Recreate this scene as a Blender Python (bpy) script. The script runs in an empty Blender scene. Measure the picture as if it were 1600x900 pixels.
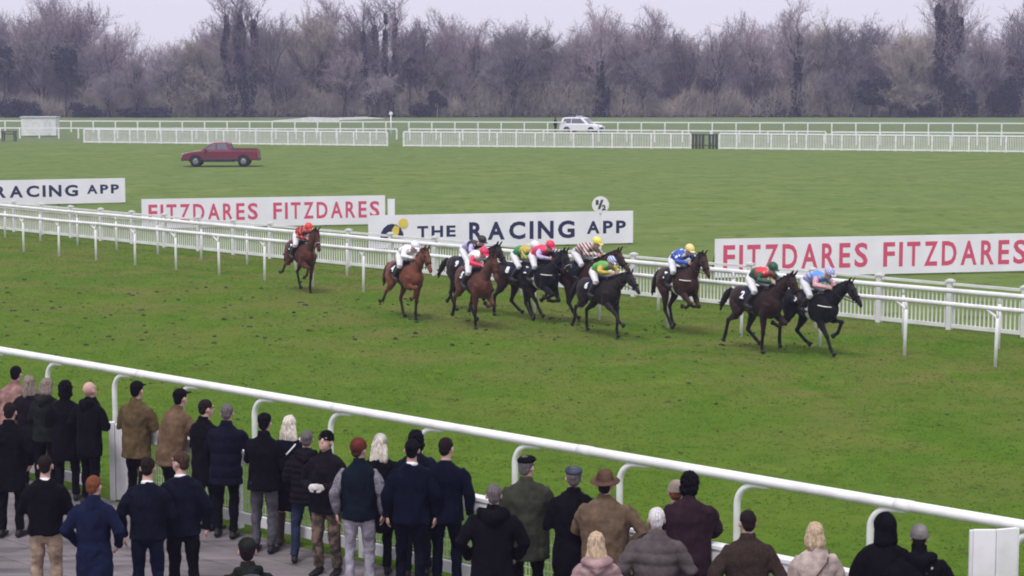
import bpy, bmesh, math, random
from mathutils import Vector, Matrix, noise, Euler
R = math.radians
rnd = random.Random(7)
S = bpy.context.scene
C = S.collection

# ------------------------------------------------------------------ camera
FPX, HCAM = 3000.0, 6.03
PITCH = math.atan(330 / FPX)
cam = bpy.data.cameras.new('camera'); camo = bpy.data.objects.new('camera', cam); C.objects.link(camo)
cam.sensor_width = 36; cam.lens = 36 * FPX / 1600
cam.clip_start = 0.5; cam.clip_end = 3000
camo.location = (0, 0, HCAM); camo.rotation_euler = (math.pi / 2 - PITCH, 0, 0)
S.camera = camo
# ------------------------------------------------------------------ sky and sun (overcast)
SUN_EL, SUN_ROT = R(62), R(200)
w = bpy.data.worlds.new('World'); S.world = w; w.use_nodes = True
nt = w.node_tree; nt.nodes.clear()
sky = nt.nodes.new('ShaderNodeTexSky'); sky.sky_type = 'NISHITA'; sky.sun_disc = False
sky.sun_elevation = SUN_EL; sky.sun_rotation = SUN_ROT; sky.air_density = 1.6; sky.dust_density = 6.0; sky.ozone_density = 2.0
hsv = nt.nodes.new('ShaderNodeHueSaturation'); hsv.inputs['Saturation'].default_value = 0.12
mx = nt.nodes.new('ShaderNodeMix'); mx.data_type = 'RGBA'; mx.inputs[0].default_value = 0.75
mx.inputs[7].default_value = (9.2, 8.95, 10.1, 1)          # even cloud deck
bg = nt.nodes.new('ShaderNodeBackground'); bg.inputs['Strength'].default_value = 0.088
wo = nt.nodes.new('ShaderNodeOutputWorld')
nt.links.new(sky.outputs[0], hsv.inputs['Color']); nt.links.new(hsv.outputs[0], mx.inputs[6])
nt.links.new(mx.outputs[2], bg.inputs['Color']); nt.links.new(bg.outputs[0], wo.inputs['Surface'])
sl = bpy.data.lights.new('sun', 'SUN'); so = bpy.data.objects.new('sun', sl); C.objects.link(so)
sl.energy = 1.5; sl.angle = R(14); sl.color = (1.0, 0.97, 0.95)
so.location = (0, 0, 60); so.rotation_euler = (R(90) - SUN_EL, 0, R(180) - SUN_ROT)
S.view_settings.view_transform = 'Standard'; S.view_settings.look = 'None'
S.view_settings.exposure = 0.44; S.view_settings.gamma = 1.0
S.render.engine = 'CYCLES'
S.cycles.volume_bounces = 1
S.render.filter_size = 1.9
S.cycles.filter_width = 1.9

# ------------------------------------------------------------------ helpers
def G(u, v, z=0.0):
    """point at height z seen where the photo has pixel (u, v) (1600 x 900)"""
    a = (u - 800) / FPX; b = (450 - v) / FPX
    c, s = math.cos(PITCH), math.sin(PITCH)
    dx, dy, dz = a, c + b * s, -s + b * c
    t = (z - HCAM) / dz
    return Vector((dx * t, dy * t, z))
def footv(vt, h):
    k = h / HCAM
    return (vt - 120 * k) / (1 - k)

def tag(o, label=None, cat=None, group=None, kind=None):
    if label: o['label'] = label
    if cat: o['category'] = cat
    if group: o['group'] = group
    if kind: o['kind'] = kind
    return o
def empty(name, loc=(0, 0, 0), rz=0.0, label=None, cat=None, group=None):
    o = bpy.data.objects.new(name, None); C.objects.link(o); o.location = loc; o.rotation_euler = (0, 0, rz)
    o.empty_display_size = 0.2
    return tag(o, label, cat, group)

WORK = bpy.data.scenes.new('work')      # scratch scene for baking modifiers; removed at the end
_mats = {}
def mat(name, col, rough=0.8, var=0.15, scale=6.0, bump=0.0, bscale=40.0, col2=None, spec=0.3, metal=0.0, fac=None, stretch=None):
    if name in _mats: return _mats[name]
    m = bpy.data.materials.new(name); m.use_nodes = True
    n = m.node_tree.nodes; l = m.node_tree.links
    b = n['Principled BSDF']; b.inputs['Roughness'].default_value = rough; b.inputs['Metallic'].default_value = metal
    b.inputs['Specular IOR Level'].default_value = spec
    tc = n.new('ShaderNodeTexCoord'); src = tc.outputs['Object']
    if stretch:
        mp = n.new('ShaderNodeMapping'); mp.inputs['Scale'].default_value = stretch; l.new(src, mp.inputs[0]); src = mp.outputs[0]
    nz = n.new('ShaderNodeTexNoise'); nz.inputs['Scale'].default_value = scale; nz.inputs['Detail'].default_value = 5
    l.new(src, nz.inputs['Vector'])
    mx = n.new('ShaderNodeMix'); mx.data_type = 'RGBA'
    c2 = col2 if col2 else tuple(max(0, c * (1 + var)) for c in col)
    c1 = col if col2 else tuple(max(0, c * (1 - var)) for c in col)
    mx.inputs[6].default_value = (*c1, 1); mx.inputs[7].default_value = (*c2, 1)
    mr = n.new('ShaderNodeMapRange'); mr.inputs[1].default_value = 0.35 if not fac else fac[0]; mr.inputs[2].default_value = 0.65 if not fac else fac[1]
    l.new(nz.outputs['Fac'], mr.inputs[0]); l.new(mr.outputs[0], mx.inputs[0]); l.new(mx.outputs[2], b.inputs['Base Color'])
    if bump:
        n2 = n.new('ShaderNodeTexNoise'); n2.inputs['Scale'].default_value = bscale; n2.inputs['Detail'].default_value = 4
        l.new(src, n2.inputs['Vector'])
        bp = n.new('ShaderNodeBump'); bp.inputs['Strength'].default_value = bump; bp.inputs['Distance'].default_value = 0.02
        l.new(n2.outputs['Fac'], bp.inputs['Height']); l.new(bp.outputs[0], b.inputs['Normal'])
    _mats[name] = m
    return m
def cloth(name, col, **k):
    k.setdefault('rough', 0.9); k.setdefault('var', 0.28); k.setdefault('scale', 7.0); k.setdefault('bump', 0.5); k.setdefault('bscale', 22.0); k.setdefault('spec', 0.04)
    return mat('cloth_' + name, col, **k)
def stripes(name, c1, c2, scale=9, kind='BANDS'):
    if name in _mats: return _mats[name]
    m = bpy.data.materials.new(name); m.use_nodes = True
    n = m.node_tree.nodes; l = m.node_tree.links; b = n['Principled BSDF']; b.inputs['Roughness'].default_value = 0.6
    tc = n.new('ShaderNodeTexCoord')
    if kind == 'SPOTS':
        t = n.new('ShaderNodeTexVoronoi'); t.inputs['Scale'].default_value = scale; out = t.outputs['Distance']
    else:
        t = n.new('ShaderNodeTexWave'); t.inputs['Scale'].default_value = scale; t.bands_direction = 'DIAGONAL'; out = t.outputs['Fac']
    l.new(tc.outputs['Object'], t.inputs['Vector'])
    mr = n.new('ShaderNodeMath'); mr.operation = 'GREATER_THAN'; mr.inputs[1].default_value = 0.36 if kind == 'SPOTS' else 0.5
    l.new(out, mr.inputs[0])
    mx = n.new('ShaderNodeMix'); mx.data_type = 'RGBA'; mx.inputs[6].default_value = (*c2, 1); mx.inputs[7].default_value = (*c1, 1)
    l.new(mr.outputs[0], mx.inputs[0]); l.new(mx.outputs[2], b.inputs['Base Color'])
    _mats[name] = m
    return m

def V(*a): return Vector(a)
class PB:
    """collects closed shapes; build() links them as ONE mesh object"""
    def __init__(s): s.v = []; s.f = []; s.mi = []; s.cur = 0
    def add(s, vs, fs):
        o = len(s.v); s.v += [tuple(p) for p in vs]; s.f += [tuple(i + o for i in f) for f in fs]; s.mi += [s.cur] * len(fs)
    def box(s, c, d, rz=0.0, M=None):
        c = Vector(c); h = Vector(d) / 2; vs = []
        rot = Matrix.Rotation(rz, 3, 'Z') if M is None else M
        for x in (-1, 1):
            for y in (-1, 1):
                for z in (-1, 1): vs.append(c + rot @ Vector((x * h.x, y * h.y, z * h.z)))
        s.add(vs, [(0, 1, 3, 2), (4, 6, 7, 5), (0, 4, 5, 1), (2, 3, 7, 6), (0, 2, 6, 4), (1, 5, 7, 3)])
    def beam(s, a, b, wd, ht):
        """box section bar from a to b"""
        a, b = Vector(a), Vector(b); t = (b - a); L = t.length; t.normalize()
        up = Vector((0, 0, 1)) if abs(t.z) < 0.95 else Vector((0, 1, 0))
        sd = t.cross(up).normalized(); up = sd.cross(t)
        M = Matrix((t, sd, up)).transposed()
        s.box((a + b) / 2, (L, wd, ht), M=M)
    def tube(s, P, Rr, ref=(0, 0, 1), n=12, cap=0.8):
        P = [Vector(p) for p in P]; ref = Vector(ref)
        Rr = [(r, r) if not isinstance(r, (tuple, list)) else r for r in Rr]
        if len(Rr) == 1: Rr = Rr * len(P)
        k = len(P); rings = []
        T = []
        for i in range(k):
            t = (P[min(i + 1, k - 1)] - P[max(i - 1, 0)])
            T.append(t.normalized())
        def ring(c, t, r):
            sd = t.cross(ref)
            if sd.length < 1e-3: sd = t.cross(Vector((0, 1, 0.01)))
            sd.normalize(); up = sd.cross(t).normalized()
            return [c + sd * (r[0] * math.cos(2 * math.pi * j / n)) + up * (r[1] * math.sin(2 * math.pi * j / n)) for j in range(n)]
        if cap:
            m = min(Rr[0]) * cap
            rings.append(ring(P[0] - T[0] * m * 0.7, T[0], (Rr[0][0] * .68, Rr[0][1] * .68)))
        for i in range(k): rings.append(ring(P[i], T[i], Rr[i]))
        if cap:
            m2 = min(Rr[-1]) * cap
            rings.append(ring(P[-1] + T[-1] * m2 * 0.7, T[-1], (Rr[-1][0] * .68, Rr[-1][1] * .68)))
        vs = [p for r in rings for p in r]; fs = []
        for i in range(len(rings) - 1):
            for j in range(n):
                a = i * n + j; b = i * n + (j + 1) % n
                fs.append((a, b, b + n, a + n))
        c0 = len(vs); vs.append(P[0] - T[0] * (min(Rr[0]) * cap)); vs.append(P[-1] + T[-1] * (min(Rr[-1]) * cap))
        L = (len(rings) - 1) * n
        for j in range(n):
            fs.append((c0, (j + 1) % n, j)); fs.append((c0 + 1, L + j, L + (j + 1) % n))
        s.add(vs, fs)
    def ell(s, c, r, M=None, n=14, m=9):
        c = Vector(c); vs = []; fs = []
        for i in range(1, m):
            th = math.pi * i / m
            for j in range(n):
                ph = 2 * math.pi * j / n
                p = Vector((r[0] * math.sin(th) * math.cos(ph), r[1] * math.sin(th) * math.sin(ph), r[2] * math.cos(th)))
                vs.append(c + (M @ p if M else p))
        a = Vector((0, 0, r[2])); 
        top = len(vs); vs.append(c + (M @ a if M else a)); vs.append(c - (M @ a if M else a))
        for i in range(m - 2):
            for j in range(n):
                p = i * n + j; q = i * n + (j + 1) % n
                fs.append((p, p + n, q + n, q))
        for j in range(n):
            fs.append((top, j, (j + 1) % n)); fs.append((top + 1, (m - 2) * n + (j + 1) % n, (m - 2) * n + j))
        s.add(vs, fs)
    def prism(s, pts, y0, y1):
        """outline in x,z extruded along y"""
        k = len(pts); vs = [(p[0], y0, p[1]) for p in pts] + [(p[0], y1, p[1]) for p in pts]
        fs = [tuple(range(k)), tuple(range(2 * k - 1, k - 1, -1))] + [(i, i + k, (i + 1) % k + k, (i + 1) % k) for i in range(k)]
        s.add(vs, fs)
    def build(s, name, m, parent=None, voxel=0, smooth=1, it=2, disp=None, matfn=None, bevel=0):
        me = bpy.data.meshes.new(name); me.from_pydata(s.v, [], s.f); me.update()
        ms = m if isinstance(m, (list, tuple)) else [m]
        if voxel or bevel:
            t = bpy.data.objects.new('tmp', me); WORK.collection.objects.link(t)
            if bevel:
                q = t.modifiers.new('b', 'BEVEL'); q.width = bevel; q.segments = 2; q.limit_method = 'ANGLE'
            if voxel:
                q = t.modifiers.new('r', 'REMESH'); q.mode = 'VOXEL'; q.voxel_size = voxel; q.use_smooth_shade = True
                if it:
                    q = t.modifiers.new('s', 'SMOOTH'); q.factor = 0.5; q.iterations = it
            vl = WORK.view_layers[0]; vl.update(); dg = vl.depsgraph
            me2 = bpy.data.meshes.new_from_object(t.evaluated_get(dg)); me2.name = name
            bpy.data.objects.remove(t); bpy.data.meshes.remove(me); me = me2
        me.materials.clear()
        for q in ms: me.materials.append(q)
        if not voxel and len(ms) > 1 and not bevel:
            me.polygons.foreach_set('material_index', s.mi)
        if disp:
            k = len(me.vertices); co = [0.0] * (k * 3); no = [0.0] * (k * 3)
            me.vertices.foreach_get('co', co); me.vertex_normals.foreach_get('vector', no)
            for i in range(0, k * 3, 3):
                a = disp(Vector(co[i:i + 3]))
                co[i] += no[i] * a; co[i + 1] += no[i + 1] * a; co[i + 2] += no[i + 2] * a
            me.vertices.foreach_set('co', co)
        if matfn:
            for p in me.polygons: p.material_index = matfn(p.center)
        if smooth:
            me.polygons.foreach_set('use_smooth', [True] * len(me.polygons))
        me.update()
        o = bpy.data.objects.new(name, me); C.objects.link(o)
        if parent: o.parent = parent
        return o
def copy_tree(o, parent=None, label=None):
    c = o.copy(); C.objects.link(c); c.parent = parent
    if label: c['label'] = label
    for ch in o.children: copy_tree(ch, c)
    return c
def text_mesh(txt, width, height, bold=0.0, depth=0.006):
    cu = bpy.data.curves.new('t', 'FONT'); cu.body = txt; cu.size = 1; cu.offset = bold; cu.resolution_u = 3
    cu.extrude = 0.0
    t = bpy.data.objects.new('t', cu); WORK.collection.objects.link(t)
    vl = WORK.view_layers[0]; vl.update(); dg = vl.depsgraph
    me = bpy.data.meshes.new_from_object(t.evaluated_get(dg)); bpy.data.objects.remove(t)
    xs = [v.co.x for v in me.vertices]; ys = [v.co.y for v in me.vertices]
    x0, x1, y0, y1 = min(xs), max(xs), min(ys), max(ys)
    pts = [((v.co.x - x0) / (x1 - x0) * width, (v.co.y - y0) / (y1 - y0) * height) for v in me.vertices]
    fs = [tuple(p.vertices) for p in me.polygons]
    return pts, fs
# ------------------------------------------------------------------ ground
import numpy as np
white = mat('white_pvc', (0.66, 0.655, 0.66), rough=0.4, col2=(0.77, 0.77, 0.79), scale=2.2, spec=0.3, fac=(.38, .55))
white_old = mat('white_pvc_weathered', (0.66, 0.67, 0.66), rough=0.5, var=0.10, scale=2.0)
wire = mat('grey_wire_mesh', (0.42, 0.45, 0.42), rough=0.5, var=0.1)
metal = mat('dark_metal', (0.06, 0.06, 0.07), rough=0.5)

A0, A1 = G(37, 394), G(1555, 573)                # running rail line
dA = (A1 - A0).normalized(); nA = Vector((-dA.y, dA.x, 0))     # nA points away from the camera
if nA.y < 0: nA = -nA
HEAD = math.atan2(dA.y, dA.x)

def grass_material():
    m = bpy.data.materials.new('turf'); m.use_nodes = True
    n = m.node_tree.nodes; l = m.node_tree.links; b = n['Principled BSDF']
    b.inputs['Roughness'].default_value = 0.95; b.inputs['Specular IOR Level'].default_value = 0.0
    g = n.new('ShaderNodeNewGeometry')
    def noise_(sc, det=4, dist=0.0, vec=None, rough=0.55):
        t = n.new('ShaderNodeTexNoise'); t.inputs['Scale'].default_value = sc; t.inputs['Detail'].default_value = det
        t.inputs['Distortion'].default_value = dist; t.inputs['Roughness'].default_value = rough
        l.new(vec or g.outputs['Position'], t.inputs['Vector']); return t.outputs['Fac']
    def ramp(x, a, b_):
        r = n.new('ShaderNodeMapRange'); r.inputs[1].default_value = a; r.inputs[2].default_value = b_; l.new(x, r.inputs[0]); return r.outputs[0]
    def mixc(f, a, b_, mode='MIX'):
        q = n.new('ShaderNodeMix'); q.data_type = 'RGBA'; q.blend_type = mode
        for idx, val in ((6, a), (7, b_)):
            if isinstance(val, tuple): q.inputs[idx].default_value = (*val, 1)
            else: l.new(val, q.inputs[idx])
        if isinstance(f, float): q.inputs[0].default_value = f
        else: l.new(f, q.inputs[0])
        return q.outputs[2]
    # near track: winter green, mottled at every size
    near = mixc(ramp(noise_(.9, 7, .2, None, .62), .36, .64), (0.050, 0.120, 0.010), (0.074, 0.148, 0.015))
    near = mixc(ramp(noise_(.22, 5, .6), .46, .74), near, (0.105, 0.152, 0.020))
    near = mixc(ramp(noise_(3.4, 6, .3, None, .65), .50, .70), near, (0.034, 0.074, 0.007))
    near = mixc(ramp(noise_(5.5, 5, .2), .60, .80), near, (0.130, 0.180, 0.038))
    worn = n.new('ShaderNodeMath'); worn.operation = 'MULTIPLY'
    near = mixc(ramp(noise_(24.0, 3), .35, .7), near, (0.095, 0.150, 0.024), 'MIX')
    # trampled soil patches
    soil = ramp(noise_(2.6, 6, .4), .66, .74)
    mpb = n.new('ShaderNodeMath'); mpb.operation = 'MULTIPLY'; l.new(soil, mpb.inputs[0]); l.new(ramp(noise_(.12, 2), .42, .6), mpb.inputs[1])
    near = mixc(mpb.outputs[0], near, (0.050, 0.055, 0.018))
    zz = n.new('ShaderNodeVectorMath'); zz.operation = 'DOT_PRODUCT'; l.new(g.outputs['Position'], zz.inputs[0]); zz.inputs[1].default_value = tuple(nA)
    l.new(ramp(zz.outputs['Value'], A0.dot(nA) - 15, A0.dot(nA) - 5), worn.inputs[0]); l.new(ramp(noise_(.45, 6, .5), .40, .66), worn.inputs[1])
    near = mixc(worn.outputs[0], near, (0.135, 0.136, 0.042))
    near = mixc(ramp(noise_(2.2, 7, .5, None, .7), .55, .70), near, (0.056, 0.078, 0.014))
    near = mixc(ramp(noise_(.7, 7, .4, None, .7), .56, .72), near, (0.120, 0.180, 0.026))
    # infield: paler, longer rough grass with straw
    far = mixc(ramp(noise_(.35, 6), .35, .65), (0.105, 0.160, 0.040), (0.158, 0.205, 0.065))
    far = mixc(ramp(noise_(.045, 4, .5), .35, .7), far, (0.125, 0.180, 0.058))
    far = mixc(ramp(noise_(1.1, 6, .5), .54, .70), far, (0.080, 0.115, 0.032))
    far = mixc(ramp(noise_(.8, 6, .8), .58, .90), far, (0.24, 0.26, 0.12))
    mid = mixc(ramp(noise_(.5, 5), .35, .65), (0.115, 0.160, 0.070), (0.15, 0.19, 0.09))
    def zone(p, w_, nn=nA):
        d = n.new('ShaderNodeVectorMath'); d.operation = 'DOT_PRODUCT'; l.new(g.outputs['Position'], d.inputs[0]); d.inputs[1].default_value = tuple(nn)
        nz = n.new('ShaderNodeMath'); nz.operation = 'MULTIPLY_ADD'; l.new(noise_(.5, 3), nz.inputs[0]); nz.inputs[1].default_value = w_; l.new(d.outputs['Value'], nz.inputs[2])
        v = p.dot(nn)
        return ramp(nz.outputs[0], v + w_ * .2, v + w_ * .8)
    z1 = zone(G(400, 401), 3.0)
    col = mixc(z1, near, far)
    z2 = zone(G(800, 224), 4.0, Vector((0, 1, 0)))
    col = mixc(z2, col, mid)
    l.new(col, b.inputs['Base Color'])
    bp = n.new('ShaderNodeBump'); bp.inputs['Strength'].default_value = 0.45; bp.inputs['Distance'].default_value = 0.04
    l.new(noise_(14, 5), bp.inputs['Height']); l.new(bp.outputs[0], b.inputs['Normal'])
    return m
turf = grass_material()
bmg = PB(); gx0, gx1, gy0, gy1 = -900, 900, -60, 1500
bmg.add([(gx0, gy0, 0), (gx1, gy0, 0), (gx1, gy1, 0), (gx0, gy1, 0)], [(0, 1, 2, 3)])
tag(bmg.build('ground', turf, smooth=0), kind='structure')

# pavement in front of the crowd fence
F0, F1 = G(165, 773.7), G(1310, 1052)            # crowd fence ground line
dF = (F1 - F0).normalized(); nF = Vector((-dF.y, dF.x, 0))
if nF.y < 0: nF = -nF
def pav_material():
    m = mat('paving', (0.086, 0.080, 0.082), rough=0.6, col2=(0.180, 0.164, 0.168), scale=1.3, bump=0.3, bscale=30, spec=0.3)
    n = m.node_tree.nodes; l = m.node_tree.links; b = n['Principled BSDF']
    src = b.inputs['Base Color'].links[0].from_socket
    tc = n.new('ShaderNodeTexCoord'); mp = n.new('ShaderNodeMapping'); mp.inputs['Rotation'].default_value = (0, 0, -math.atan2(dF.y, dF.x))
    l.new(tc.outputs['Object'], mp.inputs[0])
    br = n.new('ShaderNodeTexBrick'); br.inputs['Scale'].default_value = 1; br.inputs['Brick Width'].default_value = 3.2; br.inputs['Row Height'].default_value = 0.55
    br.inputs['Mortar Size'].default_value = 0.012; br.inputs['Mortar Smooth'].default_value = 0.4
    br.inputs['Color1'].default_value = (1, 1, 1, 1); br.inputs['Color2'].default_value = (.68, .67, .69, 1); br.inputs['Mortar'].default_value = (.25, .26, .23, 1)
    l.new(mp.outputs[0], br.inputs['Vector'])
    st = n.new('ShaderNodeTexNoise'); st.inputs['Scale'].default_value = 2.2; st.inputs['Detail'].default_value = 6
    mp2 = n.new('ShaderNodeMapping'); mp2.inputs['Rotation'].default_value = mp.inputs['Rotation'].default_value; mp2.inputs['Scale'].default_value = (.35, 2.5, 1)
    l.new(tc.outputs['Object'], mp2.inputs[0]); l.new(mp2.outputs[0], st.inputs['Vector'])
    mr = n.new('ShaderNodeMapRange'); mr.inputs[1].default_value = .4; mr.inputs[2].default_value = .7; l.new(st.outputs['Fac'], mr.inputs[0])
    x1 = n.new('ShaderNodeMix'); x1.data_type = 'RGBA'; x1.blend_type = 'MULTIPLY'; x1.inputs[0].default_value = 1
    l.new(src, x1.inputs[6]); l.new(br.outputs[0], x1.inputs[7])
    x2 = n.new('ShaderNodeMix'); x2.data_type = 'RGBA'; x2.inputs[7].default_value = (.27, .225, .235, 1); l.new(x1.outputs[2], x2.inputs[6])
    ml = n.new('ShaderNodeMath'); ml.operation = 'MULTIPLY'; ml.inputs[1].default_value = .55; l.new(mr.outputs[0], ml.inputs[0]); l.new(ml.outputs[0], x2.inputs[0])
    l.new(x2.outputs[2], b.inputs['Base Color'])
    return m
pv = PB(); e0 = F0 - nF * 0.22 - dF * 60; e1 = F0 - nF * 0.22 + dF * 60
q0 = e0 - nF * 40; q1 = e1 - nF * 40
N = 120; top = []; 
for i in range(N + 1):
    p = e0.lerp(e1, i / N) + nF * rnd.uniform(-.06, .06); top.append((p.x, p.y, .02))
vs = top + [(q0.x, q0.y, .02), (q1.x, q1.y, .02)]
fs = [(i, i + 1, N + 2 if i >= N // 2 else N + 1) for i in range(N)] + [(N // 2, N + 2, N + 1)]
pv.add(vs, [tuple(reversed(f)) for f in fs])
o = pv.build('pavement', pav_material(), smooth=0); tag(o, kind='structure')

# short turf blades on the near track, one mass nobody could count
def tufts(name, n, v0, v1, hmin, hmax, seed, mt, wd=.012):
    rg = np.random.default_rng(seed)
    d0 = G(800, v1).y; d1 = G(800, v0).y
    y = np.sqrt(rg.uniform(d0 * d0, d1 * d1, n)); x = rg.uniform(-.30, .30, n) * y
    keep = ((x - F0.x) * nF.x + (y - F0.y) * nF.y > -.2)
    lim = G(400, 401); keep &= ((x - lim.x) * nA.x + (y - lim.y) * nA.y < 0)
    x = x[keep]; y = y[keep]; k = len(x); B = 3
    x = np.repeat(x, B) + rg.normal(0, .018, k * B); y = np.repeat(y, B) + rg.normal(0, .018, k * B)
    k = k * B; h = rg.uniform(hmin, hmax, k); a = rg.uniform(0, math.pi, k); wv = rg.uniform(.7, 1.4, k) * wd
    tx = x + rg.normal(0, .022, k); ty = y + rg.normal(0, .022, k)
    co = np.empty((k, 3, 3)); co[:, 0] = np.stack([x - wv * np.cos(a), y - wv * np.sin(a), np.full(k, -.003)], 1)
    co[:, 1] = np.stack([x + wv * np.cos(a), y + wv * np.sin(a), np.full(k, -.003)], 1); co[:, 2] = np.stack([tx, ty, h], 1)
    me = bpy.data.meshes.new(name); me.vertices.add(k * 3); me.loops.add(k * 3); me.polygons.add(k)
    me.vertices.foreach_set('co', co.ravel()); me.loops.foreach_set('vertex_index', np.arange(k * 3, dtype=np.int32))
    me.polygons.foreach_set('loop_start', np.arange(0, k * 3, 3, dtype=np.int32)); me.polygons.foreach_set('loop_total', np.full(k, 3, dtype=np.int32))
    me.update(calc_edges=True); me.materials.append(mt)
    o = bpy.data.objects.new(name, me); C.objects.link(o); return o
def blade_mat():
    m = bpy.data.materials.new('grass_blade'); m.use_nodes = True; n = m.node_tree.nodes; l = m.node_tree.links; b = n['Principled BSDF']
    b.inputs['Roughness'].default_value = .85; b.inputs['Specular IOR Level'].default_value = .1
    g = n.new('ShaderNodeNewGeometry'); t = n.new('ShaderNodeTexNoise'); t.inputs['Scale'].default_value = .8; t.inputs['Detail'].default_value = 5
    l.new(g.outputs['Position'], t.inputs['Vector'])
    ad = n.new('ShaderNodeMath'); ad.operation = 'MULTIPLY_ADD'; ad.inputs[1].default_value = .35; l.new(g.outputs['Random Per Island'], ad.inputs[0]); l.new(t.outputs['Fac'], ad.inputs[2])
    cr = n.new('ShaderNodeValToRGB'); e = cr.color_ramp.elements; e[0].position = .42; e[0].color = (.066, .165, .016, 1); e[1].position = 1.0; e[1].color = (.260, .335, .085, 1)
    x = cr.color_ramp.elements.new(.66); x.color = (.125, .245, .028, 1)
    tl = n.new('ShaderNodeBsdfTranslucent'); dfs = n.new('ShaderNodeBsdfDiffuse'); ms = n.new('ShaderNodeMixShader'); ms.inputs[0].default_value = .5
    for q in (tl, dfs): l.new(cr.outputs[0], q.inputs['Color'])
    l.new(dfs.outputs[0], ms.inputs[1]); l.new(tl.outputs[0], ms.inputs[2]); l.new(ms.outputs[0], n['Material Output'].inputs['Surface'])
    l.new(ad.outputs[0], cr.inputs[0])
    return m
GB = blade_mat()
tag(tufts('grass', 120000, 358, 905, .010, .026, 3, GB), 'short green turf blades covering the near racing track', 'grass', kind='stuff')

# turf divots kicked up along the track
dv = PB(); 
for i in range(620):
    v = rnd.triangular(392, 720, 470); u = rnd.uniform(-40, 1640)
    p = G(u, v)
    if (p - F0).dot(nF) < .3 or (p - A0).dot(nA) > -.3: continue
    r = rnd.uniform(.014, .038) * (1.7 if v < 540 else .9)
    k = len(dv.v); dv.ell((p.x, p.y, r * .15), (r * rnd.uniform(.8, 1.8), r, r * rnd.uniform(.3, .7)), Matrix.Rotation(rnd.uniform(0, 3), 3, 'Z'), n=7, m=5)
    for q in range(k, len(dv.v)):
        dv.v[q] = tuple(c + rnd.uniform(-.3, .3) * r for c in dv.v[q])
for (hu, hv) in ((460, 452), (620, 488), (722, 500), (800, 496), (900, 505), (925, 520), (1045, 512), (1160, 544), (1250, 548)):
    for k in range(9):      # clods in the air behind the hooves
        p = G(hu + rnd.uniform(-26, 22), hv + rnd.uniform(-3, 5)); r = rnd.uniform(.010, .030)
        dv.ell((p.x, p.y, rnd.uniform(.02, .38)), (r, r * .8, r * .7), Matrix.Rotation(rnd.uniform(0, 3), 3, 'X'), n=6, m=4)
tag(dv.build('turf_divot', mat('soil', (0.045, 0.050, 0.022), rough=.95, var=.4), smooth=0), 'dark clods of turf kicked up over the track', 'clods', kind='stuff')

# ------------------------------------------------------------------ rails
def lerp(a, b, t): return a + (b - a) * t
def brace_rail(name, P0, P1, spans, ext0, ext1, h, m, label, group=None, r=.045, cat='rail', brace=True, off=.28):
    """thin rail carried forward of the posts on angled braces"""
    root = empty(name, P0, 0, label, cat, group)
    d = (P1 - P0) / spans; L = d.length; dn = d.normalized(); nn = Vector((-dn.y, dn.x, 0))
    if nn.y < 0: nn = -nn
    pst = PB(); pst.tube([(0, 0, 0), (0, 0, h - .20)], [.038], n=10, cap=.2)
    if brace:
        a = dn * 0 - nn * 0; pst.tube([Vector((0, 0, h - .24)), Vector((0, 0, h - .16)) - dn * .05, Vector((0, 0, h - .02)) - dn * off], [.032, .03, .026], n=8, cap=.2)
    pst.tube([(0, 0, h - .2), (0, 0, h - .02)], [.03], n=8, cap=.2)
    p0 = pst.build('post', m, root)
    for i in range(-ext0, spans + ext1 + 1):
        p = p0 if i == -ext0 else p0.copy()
        if i != -ext0: C.objects.link(p); p.parent = root
        p.location = d * i
        p.rotation_euler = (R(rnd.uniform(-1.2, 1.2)), R(rnd.uniform(-1.2, 1.2)), 0)
    rl = PB(); pts = [d * i + Vector((0, 0, h + rnd.uniform(-.012, .012))) for i in range(-ext0, spans + ext1 + 1)]
    rl.tube(pts, [(r * .8, r)], n=10, cap=.2); rl.build('top_rail', m, root)
    return root
brace_rail('running_rail', A0, A1, 17, 5, 5, 1.22, white, 'white plastic running rail on braced posts right beside the galloping horses', 'white rails along the far side of the track', r=.05)
B0, B1 = G(8, 371), G(1560, 545)
brace_rail('running_rail', B0, B1, 17, 5, 5, 1.20, white, 'second white running rail between the front running rail and the picket fence', 'white rails along the far side of the track', r=.06, brace=False)

# picket crowd fence behind the running rails
C0, C1 = G(23, 362), G(1600, 527)
def picket(P0, P1, spans, e0, e1, label):
    root = empty('picket_fence', P0, 0, label, 'fence'); d = (P1 - P0) / spans; dn = d.normalized(); L = d.length; az = math.atan2(d.y, d.x); nn = Vector((-dn.y, dn.x, 0))
    if nn.y < 0: nn = -nn
    pb = PB(); pb.box((0, 0, .58), (.13, .12, 1.16)); pb.box((0, 0, 1.175), (.19, .17, .04)); pb.box((0, 0, 1.205), (.11, .1, .03))
    post = pb.build('post', white_old, root, smooth=0); 
    pk = PB(); n = int((L - .15) / .115)
    for j in range(n):
        x = .075 + (j + .5) * (L - .15) / n
        pk.box((x, .0, .55), (.032, .02, .86))
    pk.box((L / 2, -.035, .10), (L - .152, .045, .09)); pk.box((L / 2, -.035, .62), (L - .152, .045, .07))
    panel = pk.build('picket_panel', white_old, root, smooth=0)
    tr = PB(); tr.box((L / 2, .0, 1.10), (L - .154, .07, .06)); rail = tr.build('top_rail', white_old, root, smooth=0)
    tr = PB(); tr.box((L / 2, -.03, .94), (L - .156, .03, .09)); band = tr.build('rail_band', white_old, root, smooth=0)
    for i in range(-e0, spans + e1 + 1):
        for q in (post, panel, rail, band):
            o = q if i == -e0 else q.copy()
            if i != -e0: C.objects.link(o); o.parent = root
            o.location = d * i; o.rotation_euler = (0, 0, az)
    return root
picket(C0, C1, 22, 4, 5, 'long white picket fence with capped posts behind the double running rails')

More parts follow.
